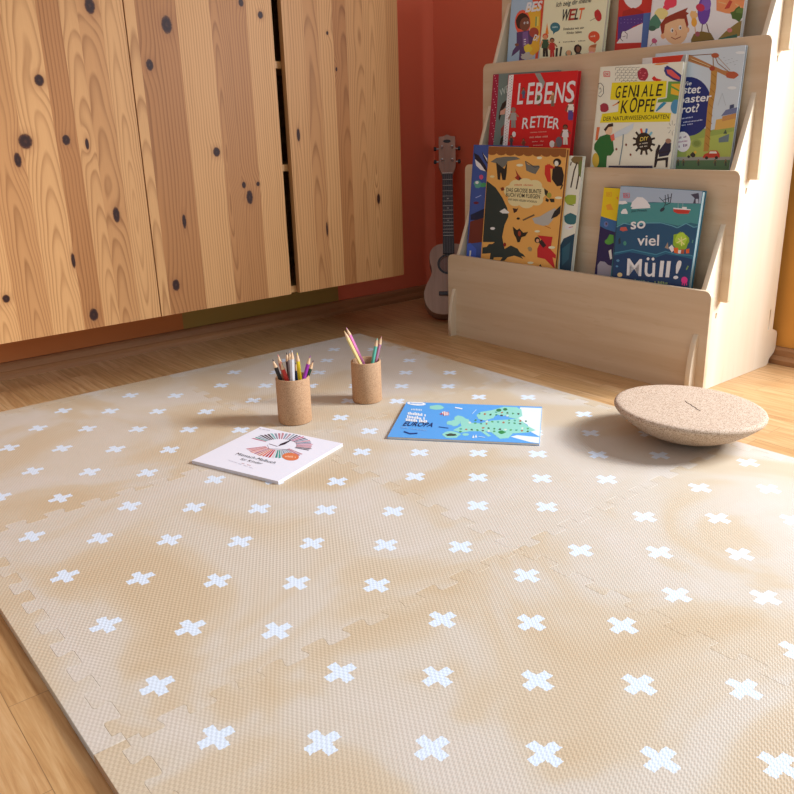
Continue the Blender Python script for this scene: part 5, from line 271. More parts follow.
H = .0785
def mat_foam(name, odd):
    t = NT(name); v = t.coord(); x, y, z = t.sep(v)
    geo = t.n('NewGeometry').outputs['Position']
    xs, ys = t.math('DIVIDE', x, H), t.math('DIVIDE', y, H)
    i, j = t.math('ROUND', xs), t.math('ROUND', ys)
    fx, fy = t.math('ABSOLUTE', t.math('SUBTRACT', xs, i)), t.math('ABSOLUTE', t.math('SUBTRACT', ys, j))
    wob = t.math('MULTIPLY', t.math('SUBTRACT', t.noise(v, 330, 1), .5), .05)
    arm = lambda a, b: t.math('MULTIPLY', t.math('LESS_THAN', t.math('ADD', a, wob), .244), t.math('LESS_THAN', t.math('ADD', b, wob), .079))
    cross = t.math('MAXIMUM', arm(fx, fy), arm(fy, fx))
    par = t.math('PINGPONG', t.math('ADD', i, t.math('ADD', j, 40 + odd)), 1)
    cross = t.math('MULTIPLY', cross, t.math('LESS_THAN', par, .5))
    inside = lambda s: t.math('LESS_THAN', t.math('ABSOLUTE', t.math('SUBTRACT', s, 3)), 3.35)
    cross = t.math('MULTIPLY', cross, t.math('MULTIPLY', inside(xs), inside(ys)))
    if name == 'foam_border': cross = 0.0
    blob = t.noise(geo, 3.1, 2, .5, .8)
    if True:
        k = t.n('ObjectInfo').outputs['Random']
        w = t.n('VectorMath', {'operation': 'SCALE'}); t.set(w, 'i0', geo); t.set(w, 'Scale', 1.0)
        sh = t.n('VectorMath', {'operation': 'ADD'}); cmb = t.n('CombineXYZ'); t.set(cmb, 'Z', t.math('MULTIPLY', k, 9.0)); t.set(sh, 'i0', w.outputs[0]); t.set(sh, 'i1', cmb.outputs[0])
        blob = t.noise(sh.outputs[0], 3.3, 3, .5, 1.0)
    c = t.ramp(blob, [(.36, 'cfc5b8'), (.47, 'ccc1b0'), (.53, 'cab99f'), (.66, 'c6b090')])
    c = t.mix(t.math('MULTIPLY', t.noise(geo, 45, 3), .25), c, lin('bda88a'))
    # moulded rope texture, with crevice shade also painted into the colour
    P = .0046
    sx = t.math('SINE', t.math('MULTIPLY', x, 2 * PI / P)); 
    sy = t.math('SINE', t.math('ADD', t.math('MULTIPLY', y, 2 * PI / (P * 1.25)), t.math('MULTIPLY', t.math('FLOOR', t.math('DIVIDE', x, P)), PI)))
    hgt = t.math('MULTIPLY', sx, sy)
    pit_shade = t.n('MapRange', None, Value=hgt, From_Min=-.2, From_Max=-1.0).outputs[0]
    c = t.mix(t.math('MULTIPLY', pit_shade, .13), c, lin('8f7758'))
    cw = t.mix(t.math('MULTIPLY', pit_shade, .10), lin('d6e1ec'), lin('93a2b4'))
    c = t.mix(cross, c, cw) if name != 'foam_border' else c
    t.bump(hgt, .32, .0006)
    t.set(t.b, 'Specular IOR Level', .45)
    return t.base(c, .48)

def mat_speckle(name, a, b, c3, scale, rough=.75):
    t = NT(name); v = t.coord()
    vo = t.n('TexVoronoi', None, Vector=v, Scale=scale)
    s = t.sep(vo.outputs['Color'])[0]
    n = t.noise(v, scale * .3, 3)
    c = t.ramp(s, [(0, c3), (.16, c3), (.24, b), (.6, a), (1, a)])
    c = t.mix(t.math('MULTIPLY', n, .5), c, lin(b))
    t.bump(vo.outputs['Distance'], .25, .001)
    return t.base(c, rough)

M_FLOOR = mat_floor()
M_PINE = mat_pine()
M_PINE_PLAIN = mat_wood('pine_plain', 'd6a76a', 'b07c44', 2, 1, .5)
M_BIRCH = mat_wood('birch_plywood', 'dcc6a8', 'c6a883', 0, .6, .5, .6)
M_BIRCH_SIDE_LIT = mat_wood('birch_plywood_side_lit', 'e6d6bd', 'd8c3a2', 1, .5, .5, .7)  # same birch made paler: window light on the sides painted into the colour
M_SKIRT = mat_wood('oak_baseboard', 'ac7c50', '8c5e3a', 0, .6, .45)
M_SKIRT_B = mat_wood('oak_baseboard_along_depth', 'ac7c50', '8c5e3a', 1, .6, .45)
M_KRAFT = mat_speckle('pressed_cork', 'bf9872', 'b08660', '9a7250', 900, .8)
M_CORK = mat_speckle('granulated_cork', 'cbb59e', 'b2977c', '84644a', 760, .85)
M_UKE = mat_wood('grey_brown_mahogany', 'b18c74', '967158', 1, 1.5, .45, .6)
M_UKE_DK = mat_wood('dark_rosewood', '3a2a26', '241a18', 1, 2, .4)
M_STEEL = plain('b9b4ae', .3, .5, .9)

# ---------------------------------------------------------------- camera
cam = bpy.data.cameras.new('camera'); cam.sensor_width = 36; cam.lens = 36.638; cam.clip_start = .02
co = bpy.data.objects.new('camera', cam); COL.objects.link(co)
R_ = ((.633453758, .773276655, -.027920452), (.229201233, -.22197676, -.947730506), (-.739055567, .593944049, -.317847975))
M4 = Matrix.Identity(4)
for k in range(3):
    M4[k][0] = R_[0][k]; M4[k][1] = -R_[1][k]; M4[k][2] = -R_[2][k]
M4.translation = (.7058, -.7952, .6022)
co.matrix_world = M4
SC.camera = co

# ---------------------------------------------------------------- room
XL, YB, ZC = -1.540, 1.215, 2.5
bm = bmesh.new(); box(bm, -1.7, 2.6, -2.6, 1.4, -.06, 0)
tag(bm_obj('floor', bm, M_FLOOR), 'golden oak strip parquet floor', kind='structure')
M_RED = mat_paint('red_wall_paint', 'e0714e'); M_OLIVE = mat_paint('olive_wall_paint', 'a98c44'); M_BROWN = mat_paint('rust_orange_wall_paint', 'cc7c40'); M_ORANGE = mat_paint('orange_wall_paint', 'e2a046')
bm = bmesh.new()
for k, (a, b) in enumerate(((-2.6, .196), (.196, .766), (.766, YB + .12))):
    n0 = len(bm.faces); box(bm, XL - .12, XL, a, b, 0, ZC)
    bm.faces.ensure_lookup_table()
    for f in bm.faces[n0:]: f.material_index = k
tag(bm_obj('wall_left', bm, [M_BROWN, M_OLIVE, M_RED]), 'left wall painted rust orange, olive and red in bands', kind='structure')
WX0, WX1, WZ0, WZ1 = .0, 2.5, .06, 2.25
bm = bmesh.new()
def wallseg(x0, x1, z0, z1, k):
    n0 = len(bm.faces); box(bm, x0, x1, YB, YB + .12, z0, z1); bm.faces.ensure_lookup_table()
    for f in bm.faces[n0:]: f.material_index = k
wallseg(XL, -.62, 0, ZC, 0); wallseg(-.62, WX0, 0, ZC, 1); wallseg(WX0, WX1, 0, WZ0, 1); wallseg(WX0, WX1, WZ1, ZC, 1); wallseg(WX1, 2.6, 0, ZC, 1)
tag(bm_obj('wall_back', bm, [M_RED, M_ORANGE]), 'back wall painted red by the corner and orange by the window', kind='structure')
# balcony window just right of the picture: where the daylight comes from
w = tag(empty('window_1', ((WX0 + WX1) / 2, YB + .05, WZ0)), 'white-framed tall window in the orange wall', kind='structure')
bm = bmesh.new(); hw = (WX1 - WX0) / 2; hh = WZ1 - WZ0
for x0, x1, z0, z1 in ((-hw, -hw + .05, 0, hh), (hw - .05, hw, 0, hh), (-hw + .05, hw - .05, 0, .05), (-hw + .05, hw - .05, hh - .05, hh)): box(bm, x0, x1, -.03, .03, z0, z1, .004)
bm_obj('window_frame', bm, plain('f2f0ea', .4), w)
tg = NT('window_glass'); tr = tg.n('BsdfTransparent'); gl = tg.n('BsdfGlossy', None, Roughness=.02); mx = tg.n('MixShader', None, Fac=.06)
tg.t.links.new(tr.outputs[0], mx.inputs[1]); tg.t.links.new(gl.outputs[0], mx.inputs[2]); tg.t.links.new(mx.outputs[0], tg.out.inputs[0])
bm = bmesh.new(); box(bm, -hw + .05, hw - .05, -.004, .004, .05, hh - .05); bm_obj('window_pane', bm, tg.m, w)
# baseboards: stepped profile swept along the walls
def skirt(bm, along, base, a, b, sign):
    prof = [(0, 0), (.024, 0), (.024, .012), (.018, .019), (.014, .021), (.014, .036), (.010, .042), (0, .042)]
    A = [bm.verts.new((base + sign * d, a, z) if along == 'y' else (a, base + sign * d, z)) for d, z in prof]
    B = [bm.verts.new((base + sign * d, b, z) if along == 'y' else (b, base + sign * d, z)) for d, z in prof]
    n = len(prof)
    for i in range(n): bm.faces.new((A[i], A[(i+1) % n], B[(i+1) % n], B[i]))
    bm.faces.new(A); bm.faces.new(B[::-1])
bm = bmesh.new(); skirt(bm, 'y', XL, -2.6, YB, 1); tag(bm_obj('baseboard_left', bm, M_SKIRT_B), 'brown stepped wooden baseboard under the hanging cabinet', kind='structure')
bm = bmesh.new(); skirt(bm, 'x', YB, XL + .024, WX0, -1); tag(bm_obj('baseboard_back', bm, M_SKIRT), 'brown wooden baseboard along the back wall', kind='structure')

# ---------------------------------------------------------------- hanging pine cabinet
CB, CT, XF = .163, .993, -1.225
cab = tag(empty('hanging_cabinet', (XL, .2, CB)), 'wide knotty pine cabinet hung on the left wall above the floor', 'cabinet')
def rel(o): o.location = -Vector(cab.location); return o
bm = bmesh.new()
xb, xf = XL + .002, XF - .0185
box(bm, xb, xf, -.397, -.379, CB, CT); box(bm, xb, xf, .780, .798, CB, CT)
box(bm, xb, xf, -.379, .780, CB, CB + .018); box(bm, xb, xf, -.379, .780, CT - .018, CT); box(bm, xb, xb + .008, -.379, .780, CB + .018, CT - .018)
rel(bm_obj('carcass', bm, mat_wood('pine_boards_along_depth', 'd2a468', 'a8743e', 1), cab))
for z in (.503, .762):
    bm = bmesh.new(); box(bm, xb + .009, xf - .004, -.378, .779, z - .009, z + .009, .001); rel(bm_obj('inner_shelf', bm, mat_wood('pine_shelf', 'd2a468', 'a8743e', 1), cab))
KNOTS = [(-.074,.871,.0106,.0162),(-.206,.717,.0095,.0112),(-.255,.593,.0137,.0145),(-.277,.555,.0072,.0146),(-.168,.593,.0083,.0107),(-.123,.583,.004,.012),(.101,.841,.0122,.0184),(.048,.753,.0086,.012),(-.351,.262,.0074,.0085),(-.193,.328,.0042,.0169),(-.165,.195,.0101,.0145),(-.078,.422,.0076,.0171),(.050,.236,.0093,.0139),(.091,.391,.005,.0169),(.302,.90,.0067,.0087),(.354,.875,.007,.0083),(.198,.553,.009,.0106),(.281,.436,.009,.0169),(.267,.468,.0055,.0083),(.309,.468,.005,.0056),(.444,.587,.005,.0164),(.709,.400,.0055,.0143),(.555,.842,.0035,.0048),(.579,.753,.003,.0056),(.52,.33,.003,.02)]
SOFT = [(.24,.492,.010,.0123),(.34,.44,.0075,.0186),(.566,.869,.006,.0122)]
def door(y0, y1, bounds, seed, dt):
    rng = random.Random(seed); nr = np.random.RandomState(seed)
    V, F, RG, TN, KN = [], [], [], [], []
    zz = np.linspace(CB, CT, 250)
    def smooth(a, n=9): 
        k = np.linspace(0, 1, len(zz)); q = np.zeros_like(k)
        for m in range(1, n): q += a * nr.randn() / m * np.sin(PI * m * k * 2.2 + nr.rand() * 7)
        return q
    for a, b in zip(bounds, bounds[1:]):
        kind = rng.random(); wdt = b - a; mid = (a + b) / 2
        if kind < .5: u0, d0, sl = mid + rng.uniform(-.3, .3) * wdt, rng.uniform(.008, .02), rng.choice((-1, 1)) * rng.uniform(.03, .06)
        else: u0, d0, sl = mid + rng.choice((-1, 1)) * rng.uniform(.05, .09), rng.uniform(.02, .04), rng.uniform(-.01, .01)
        sp = rng.uniform(.0042, .0058) if kind < .5 else rng.uniform(.006, .009); tone = min(1, max(0, rng.choice((.0, .1, .3, .55, .8, 1.0)) + rng.uniform(-.1, .1) + dt))
        D = d0 + sl * (zz - CB) + smooth(.0013); U = u0 + smooth(.0013)
        n = max(6, int(wdt / .0025)); ys = np.linspace(a, b, n + 1); i0 = len(V)
        for yi in ys:
            r = np.sqrt((yi - U) ** 2 + D ** 2); q = np.full_like(zz, 9.)
            for ky, kz, rx, rz in KNOTS + SOFT:
                if not (a - .01 < ky < b + .01): continue
                dy, dz = (yi - ky), (zz - kz)
                r = r + .008 * np.exp(-(dy / (2.0 * rx + .004)) ** 2 - (dz / (2.6 * rz + .01)) ** 2)
                if (ky, kz, rx, rz) in KNOTS:
                    q = np.minimum(q, np.sqrt((dy / rx) ** 2 + (dz / rz) ** 2))
            for z_, r_, q_ in zip(zz, r, q):
                V.append((XF, yi, z_)); RG.append(r_ / sp); TN.append(tone); KN.append(min(q_, 4))
        m = len(zz)
        for i in range(n):
            for k in range(m - 1):
                p = i0 + i * m + k; F.append((p, p + m, p + m + 1, p + 1))
    # sides and back of the board
    i0 = len(V); xb_ = XF - .018
    for x in (XF, xb_):
        for y, z in ((y0, CB), (y1, CB), (y1, CT), (y0, CT)):
            V.append((x, y, z)); RG.append(.3); TN.append(.45 + dt); KN.append(4)
    for k in range(4): F.append((i0 + k, i0 + 4 + k, i0 + 4 + (k+1) % 4, i0 + (k+1) % 4))
    F.append((i0 + 4, i0 + 7, i0 + 6, i0 + 5))
    me = bpy.data.meshes.new('door'); me.from_pydata(V, [], F)
    for nm, dat in (('ring', RG), ('tone', TN), ('knot', KN)):
        at = me.attributes.new(nm, 'FLOAT', 'POINT'); at.data.foreach_set('value', dat)
    me.update()
    return rel(mesh_obj('door', me, M_PINE, cab))
door(-.397, .0005, [-.397, -.335, -.262, -.190, -.142, -.104, -.052, .0005], 3, -.05)
door(.0035, .3875, [.0035, .028, .128, .215, .262, .315, .3875], 11, -.05)
door(.4165, .798, [.4165, .433, .481, .526, .573, .617, .673, .754, .798], 5, .12)  # darker tone paints in the shade on the door farthest back

# ---------------------------------------------------------------- plywood book display shelf
SX, SY, SW = -1.058, .8305, .8455
shelf = tag(empty('book_display_shelf', (SX, SY, 0)), 'tall stepped birch plywood display shelf holding front-facing picture books', 'bookshelf')
TOPS = [(0.0, 0.0, .24), (.070, .205, .491), (.142, .468, .762), (.216, .733, 1.03)]
for k, (t0, zb, zt) in enumerate(TOPS):
    pts = rounded([(0, zb), (SW, zb), (SW, zt), (0, zt)], [.004, .004, .016, .016])
    o = mesh_obj('front_panel' if k == 0 else 'back_panel', plate([pts], .012, .0008), M_BIRCH, shelf)
    o.rotation_euler = (PI / 2, 0, 0); o.location = (0, t0 + .006, 0)
fin = [(-.022, 0), (-.0215, .05), (-.018, .085), (-.011, .118), (-.003, .139), (.006, .142), (.006, .230), (.0165, .243), (.076, .392), (.080, .396), (.080, .482), (.088, .497), (.148, .666), (.152, .670), (.152, .755), (.161, .768), (.222, .938), (.226, .942), (.226, 1.04), (.345, 1.04),
       (.345, .093), (.352, .091), (.368, .084), (.372, .076), (.372, .038), (.366, .028), (.350, .019), (.345, .015), (.342, .005), (.334, 0)]
holes = [[(.321, .095), (.3265, .095), (.3265, .146), (.321, .146)]] + [[(a, z), (a + .006, z), (a + .006, z + .013), (a, z + .013)] for a, z in ((.064, .166), (.139, .437), (.213, .711))]
for x in (.022, SW - .022 - .012):
    o = mesh_obj('side_panel', plate([fin] + holes, .012, .0007), M_BIRCH_SIDE_LIT, shelf)
    o.matrix_local = Matrix(((0, 0, 1, x + .006), (1, 0, 0, 0), (0, 1, 0, 0), (0, 0, 0, 1)))
for t0, z in ((.012, .187), (.082, .457), (.154, .732)):
    bm = bmesh.new(); box(bm, .0345, SW - .0345, t0 + .0004, t0 + .0575 + (.0 if t0 < .15 else .004), z - .012, z, .0006); bm_obj('bottom_board', bm, M_BIRCH, shelf)
bm = bmesh.new(); box(bm, .0345, SW - .0345, .318, .33, .03, .11, .0006); bm_obj('back_rail', bm, M_BIRCH, shelf)
bm = bmesh.new(); box(bm, .0345, SW - .0345, .318, .33, .90, 1.0, .0006); bm_obj('back_rail', bm, M_BIRCH, shelf)

# ---------------------------------------------------------------- books
def prints(root, b, zoff):
    cols = {}; V, F, FM = [], [], []
    for k, p in enumerate(b['art']):
        c = tuple(p[:3]); xy = [q / 10000 for q in p[3:]]
        i0 = len(V); n = len(xy) // 2; zz = zoff + .00012 + k * .0000035
        V += [(xy[2*i], xy[2*i+1], zz) for i in range(n)]; F.append(tuple(range(i0, i0 + n))); FM.append(cols.setdefault(c, len(cols)))
    if F:
        me = bpy.data.meshes.new('cover_picture'); me.from_pydata(V, [], F); fix_up(me)
        me.polygons.foreach_set('material_index', FM)
        mesh_obj('cover_picture', me, [plain(c, .42) for c in cols], root)
    cols = {}; V, F, FM = [], [], []
    for s, r_, g_, b_, x, y, L, h, ang, bold, slant in b['txt']:
        gv, gf = glyphs(s, bold); i0 = len(V); a = math.radians(ang); ca, sa = math.cos(a), math.sin(a); sl = math.tan(math.radians(slant))
        for gx, gy in gv:
            X, Y = gx * L / 1000 + gy * h / 1000 * sl, gy * h / 1000
            V.append((x / 1000 + ca * X - sa * Y, y / 1000 + sa * X + ca * Y, zoff + .0008))
        m = cols.setdefault((r_, g_, b_), len(cols))
        for f in gf: F.append(tuple(i0 + q for q in f)); FM.append(m)
    if F:
        me = bpy.data.meshes.new('title'); me.from_pydata(V, [], F); fix_up(me)
        me.polygons.foreach_set('material_index', FM)
        mesh_obj('title', me, [plain(c, .42) for c in cols], root)
def fix_up(me):
    bm = bmesh.new(); bm.from_mesh(me)
    for f in bm.faces:
        f.normal_update()
        if f.normal.z < 0: f.normal_flip()
    bm.to_mesh(me); bm.free()

SHELF_CAT = 'picture book'
for b in BOOKS:
    W, Hh, T = b['W'], b['H'], b['T']; c0, c1, c2 = [tuple(c) for c in b['cols']]
    if 'o' in b:
        th, de = math.radians(b['theta']), math.radians(b['delta'])
        u = Vector((1, 0, 0)); v = Vector((0, math.sin(th), math.cos(th)))
        u2 = math.cos(de) * u - math.sin(de) * v; v2 = math.sin(de) * u + math.cos(de) * v; n = u2.cross(v2)
        M = Matrix.Identity(4)
        for k in range(3): M[k][0], M[k][1], M[k][2] = u2[k], v2[k], n[k]
        M.translation = Vector(b['o']) 
        root = empty('picture_book', mat=M); tag(root, b['label'], SHELF_CAT, 'picture books on the display shelf')
        bd = .0019
        bm = bmesh.new()                        # case: two boards and a rounded spine
        box(bm, .004, W, 0, Hh, -bd, 0, .0005); box(bm, .004, W, 0, Hh, -T, -T + bd, .0005)
        pr = [(.004, 0), (.0018, -.0004), (.0004, -.0018), (0, -T / 2), (.0004, -T + .0018), (.0018, -T + .0004), (.004, -T), (.004, -T + bd), (.0022, -T + .003), (.0022, -.003), (.004, -bd)]
        lo = [bm.verts.new((x, 0, z)) for x, z in pr]; hi = [bm.verts.new((x, Hh, z)) for x, z in pr]
        for i in range(len(pr)):
            j = (i + 1) % len(pr); bm.faces.new((lo[i], lo[j], hi[j], hi[i]))
        bm.faces.new(lo); bm.faces.new(hi[::-1])
        cover = bm_obj('cover', bm, plain(c0, .42), root)
        bm = bmesh.new(); box(bm, .0024, W - .003, .003, Hh - .003, -T + bd, -bd); bm_obj('pages', bm, plain(c2, .8), root)
        prints(cover, b, 0)
    else:
        a = math.radians(b['ang']); root = empty(b['name'], (*b['c'], .0121), (0, 0, a))
        tag(root, b['label'], 'booklet')
        sub = lambda o: setattr(o, 'location', (-W / 2, -Hh / 2, 0))
        bm = bmesh.new(); box(bm, 0, W, 0, Hh, T - .0006, T, .0002); box(bm, 0, W, 0, Hh, 0, .0006, .0002)
        pr = [(.0008, T), (.0001, T - .0008), (-.0003, T / 2), (.0001, .0008), (.0008, 0), (.0012, .0006), (.0012, T - .0006)]
        lo = [bm.verts.new((x, 0, z)) for x, z in pr]; hi = [bm.verts.new((x, Hh, z)) for x, z in pr]
        for i in range(len(pr)): bm.faces.new((lo[i], lo[(i+1) % len(pr)], hi[(i+1) % len(pr)], hi[i]))
        bm.faces.new(lo); bm.faces.new(hi[::-1])
        cover = bm_obj('cover', bm, plain(c0, .38), root); sub(cover)
        bm = bmesh.new(); box(bm, .0012, W - .0004, .0004, Hh - .0004, .0006, T - .0006); sub(bm_obj('pages', bm, plain(c2, .8), root))
        prints(cover, b, T)

# ---------------------------------------------------------------- foam puzzle mat
TP = .59; MX0, MY0 = -1.185, -.595; PER = .0605; DEP = .0098
def teeth(L, phase=.0):
    """interlocking edge from 0 to L as (along, across) points"""
    pts = [(0, 0)]; n = int((L - .03) / PER); m = (L - n * PER) / 2
    for k in range(n):
        a = m + k * PER
        q = [(a + .014, -DEP), (a + .0125, -DEP + .003), (a + .0175, DEP - .003), (a + .016, DEP)][::1]
        pts += [(a + .0125, -DEP), (a + .0158, -DEP * .86), (a + .0165, -DEP * .5), (a + .0135, DEP * .5), (a + .0142, DEP * .86), (a + .0175, DEP), (a + .0430, DEP), (a + .0463, DEP * .86), (a + .0470, DEP * .5), (a + .0440, -DEP * .5), (a + .0447, -DEP * .86), (a + .0480, -DEP)]
    pts[1:1] = [(m * .6, 0), (m * .6, -DEP)]
    pts += [(L - m * .6, -DEP), (L - m * .6, 0), (L, 0)]
    return pts
def edge(p, d, nrm, rev=False):
    q = [(p[0] + d[0] * a + nrm[0] * c, p[1] + d[1] * a + nrm[1] * c) for a, c in teeth(TP)]
    return q[::-1] if rev else q
PHASE = {(0, 0): (.0656, .0603, 1), (1, 0): (.0595, .0595, 0), (1, 1): (.0584, .0549, 1), (2, 0): (.0593, .0718, 0), (2, 1): (.0647, .0618, 0), (0, 1): (.070, .059, 1)}
LAB = {(0, 0): 'beige white-crossed foam tile nearest the hanging cabinet, behind the white booklet',
       (0, 1): 'beige white-crossed foam tile under the two pencil cups, in the far corner',
       (1, 0): 'beige white-crossed foam tile in front of the white booklet, at the left border',
       (1, 1): 'beige white-crossed foam tile under the blue map booklet',
       (2, 0): 'beige white-crossed foam tile closest to the camera along the bottom of the picture',
       (2, 1): 'beige white-crossed foam tile in front of the cork board, reaching the right picture edge'}
M_F0, M_F1, M_FB = mat_foam('foam_even', 0), mat_foam('foam_odd', 1), mat_foam('foam_border', 0)
TH = .012
for a in range(3):
    for b in range(2):
        x0, y0 = MX0 + a * TP, MY0 + b * TP
        o1 = edge((x0, y0), (1, 0), (0, 1)); o2 = edge((x0 + TP, y0), (0, 1), (-1, 0)); o3 = edge((x0, y0 + TP), (1, 0), (0, 1), True); o4 = edge((x0, y0), (0, 1), (-1, 0), True)
        dx, dy, odd = PHASE[(a, b)]; ox, oy = x0 + dx, y0 + dy
        pts = []
        for q in o1 + o2[1:] + o3[1:] + o4[1:-1]:
            if not pts or math.hypot(q[0] - ox - pts[-1][0], q[1] - oy - pts[-1][1]) > 1e-5: pts.append((q[0] - ox, q[1] - oy))
        o = mesh_obj('foam_mat_tile', plate([pts], TH - .0004, .0004), M_F1 if odd else M_F0, None, (ox, oy, TH / 2 + .0001))
        tag(o, LAB[(a, b)], 'play mat tile', 'foam puzzle mat tiles')
def strip(kind, k, wd, label):
    L = TP; e0 = -.006 if k == 0 else 0; 
    if kind == 'front': base = edge((0, 0), (1, 0), (0, 1)); outer = [(TP, -wd), (0, -wd)]; loc = (MX0 + k * TP, MY0)
    if kind == 'far': base = edge((0, 0), (1, 0), (0, 1), True); outer = [(0, wd), (TP, wd)]; loc = (MX0 + k * TP, MY0 + 2 * TP)
    if kind == 'cab': base = edge((0, 0), (0, 1), (-1, 0), True); outer = [(-wd, 0), (-wd, TP)]; loc = (MX0, MY0 + k * TP)
    if kind == 'cab':
        if k == 0: outer[0] = (-wd, -.0335); outer.insert(0, (0, -.0335))
        else: outer[-1] = (-wd, TP + .0235); outer.append((0, TP + .0235))
    pts = base + outer
    o = mesh_obj('foam_border_strip', plate([pts], TH - .0004, .0006), M_FB, None, (*loc, TH / 2 + .0001))
    tag(o, label, 'play mat border strip', 'foam mat border strips')
for k, l in enumerate(('straight beige foam border strip at the left rim, ending by the cabinet corner', 'straight beige foam border strip along the middle of the left mat rim', 'straight beige foam border strip at the left rim, nearest the camera')): strip('front', k, .0335, l)
for k, l in enumerate(('beige foam border strip on the far rim behind the cork-coloured pencil cups', 'beige foam border strip on the rim facing the display shelf, behind the map booklet', 'beige foam border strip behind the round cork board on the mat rim')): strip('far', k, .0235, l)
for k, l in enumerate(('beige foam border strip under the cabinet side, left half of the mat rim', 'beige foam border strip facing the cabinet, nearer the room corner')): strip('cab', k, .0285, l)

# ---------------------------------------------------------------- cork cups with pencils
def cup(cx, cy, r, h, label):
    w = .0042
    prof = [(0, 0), (r - .004, 0), (r - .001, .001), (r, .004), (r, h - .002), (r - .0012, h - .0003), (r - w / 2, h), (r - w + .001, h - .0003), (r - w, h - .002), (r - w, .006), (0, .006)]
    bm = bmesh.new(); lathe(bm, prof, 56)
    o = bm_obj('pencil_cup', bm, M_KRAFT, None, (cx, cy, TH), True)
    return tag(o, label, 'cup', 'cork pencil cups')
cup(-.6958, .0512, .0357, .099, 'wider round brown cork cup crammed with ten pencils')
cup(-.697, .2452, .0337, .0945, 'slimmer round brown cork cup holding only four pastel pencils')
M_BARE = mat_wood('pencil_wood', 'e6c49c', 'd0a67c', 2, 4, .6)
def pencil(c, tip, base, col, tipcol, label, r=.0043, grp='pencils in the full cup'):
    T, B = Vector(tip), Vector(base); c = Vector(c); L = (T - B).length; q = (T - B).to_track_quat('Z', 'Y')
    root = empty('pencil', B, q.to_euler()); tag(root, label, 'pencil', grp)
    bm = bmesh.new(); lathe(bm, [(0, 0), (r * .9, 0), (r, .0006), (r, L - .019), (r * .98, L - .0175)], 6); bm_obj('pencil_body', bm, plain(col, .35), root)
    bm = bmesh.new(); lathe(bm, [(r * .97, L - .0185), (r * .9, L - .0165), (.0013, L - .0045)], 12); bm_obj('sharpened_wood', bm, M_BARE, root, None, True)
    bm = bmesh.new(); lathe(bm, [(.00135, L - .0047), (.0004, L - .0003), (0, L)], 8); bm_obj('lead', bm, plain(tipcol, .5), root, None, True)
pencil((0, 0, 0), (-0.7093, 0.0153, 0.1524), (-0.6842, 0.0465, 0.0195), '1c1a1c', '1c1a1c', 'black pencil leaning out at the left side of the crowded cup', grp='pencils in the full cup')
pencil((0, 0, 0), (-0.7178, 0.0334, 0.1576), (-0.7, 0.0556, 0.0195), 'c87a6a', 'd88a78', 'dull pink pencil leaning left behind the red one', grp='pencils in the full cup')
pencil((0, 0, 0), (-0.6924, 0.0235, 0.1505), (-0.6712, 0.0498, 0.0195), 'c22c22', 'd04a3a', 'bright red pencil beside the black one in the crowded cup', grp='pencils in the full cup')
pencil((0, 0, 0), (-0.7201, 0.056, 0.1568), (-0.7165, 0.0605, 0.0195), '4a2a2c', '3a2222', 'dark brown pencil standing at the back of the crowded cup', grp='pencils in the full cup')
pencil((0, 0, 0), (-0.7023, 0.0526, 0.1642), (-0.705, 0.0494, 0.0195), '9a8f8c', '8a7f7c', 'grey pencil standing directly beside the white one', grp='pencils in the full cup')
pencil((0, 0, 0), (-0.6731, 0.0411, 0.1738), (-0.6764, 0.0371, 0.0195), 'd6d3d2', 'c9c6c4', 'white pencil standing tallest in the crowded cup', grp='pencils in the full cup')
pencil((0, 0, 0), (-0.7036, 0.067, 0.1372), (-0.7055, 0.0647, 0.0195), '2a3350', '2a3350', 'short navy blue pencil between white and yellow ones', grp='pencils in the full cup')
pencil((0, 0, 0), (-0.6804, 0.0576, 0.1643), (-0.6776, 0.0611, 0.0195), 'e3c51e', 'e8d040', 'yellow pencil upright in the crowded cup', grp='pencils in the full cup')
pencil((0, 0, 0), (-0.6567, 0.0743, 0.1592), (-0.6853, 0.0387, 0.0195), '9a2c9a', '8a3a8a', 'purple pencil leaning right in the crowded cup', grp='pencils in the full cup')
pencil((0, 0, 0), (-0.6718, 0.0906, 0.1424), (-0.7038, 0.0508, 0.0195), '23402e', '5a2a3a', 'dark green pencil leaning far right behind the purple one', grp='pencils in the full cup')
pencil((0, 0, 0), (-0.7171, 0.2042, 0.1783), (-0.6751, 0.2572, 0.0195), 'e6cf8a', 'd8b070', 'pale yellow pencil leaning left, lower of the long pair', grp='pencils in the slim cup')
pencil((0, 0, 0), (-0.7236, 0.2153, 0.1821), (-0.6825, 0.2656, 0.0195), 'dc7fb4', 'e0a0b8', 'pink pencil leaning left, the longest in the slim cup', grp='pencils in the slim cup')
pencil((0, 0, 0), (-0.6748, 0.2633, 0.1581), (-0.6939, 0.2395, 0.0195), '5fb59c', '8ac8b0', 'teal green pencil leaning right in the slim cup', grp='pencils in the slim cup')
pencil((0, 0, 0), (-0.6799, 0.2792, 0.1584), (-0.7028, 0.2508, 0.0195), 'b87a94', 'c88a8a', 'mauve pencil leaning right behind the teal green one', grp='pencils in the slim cup')
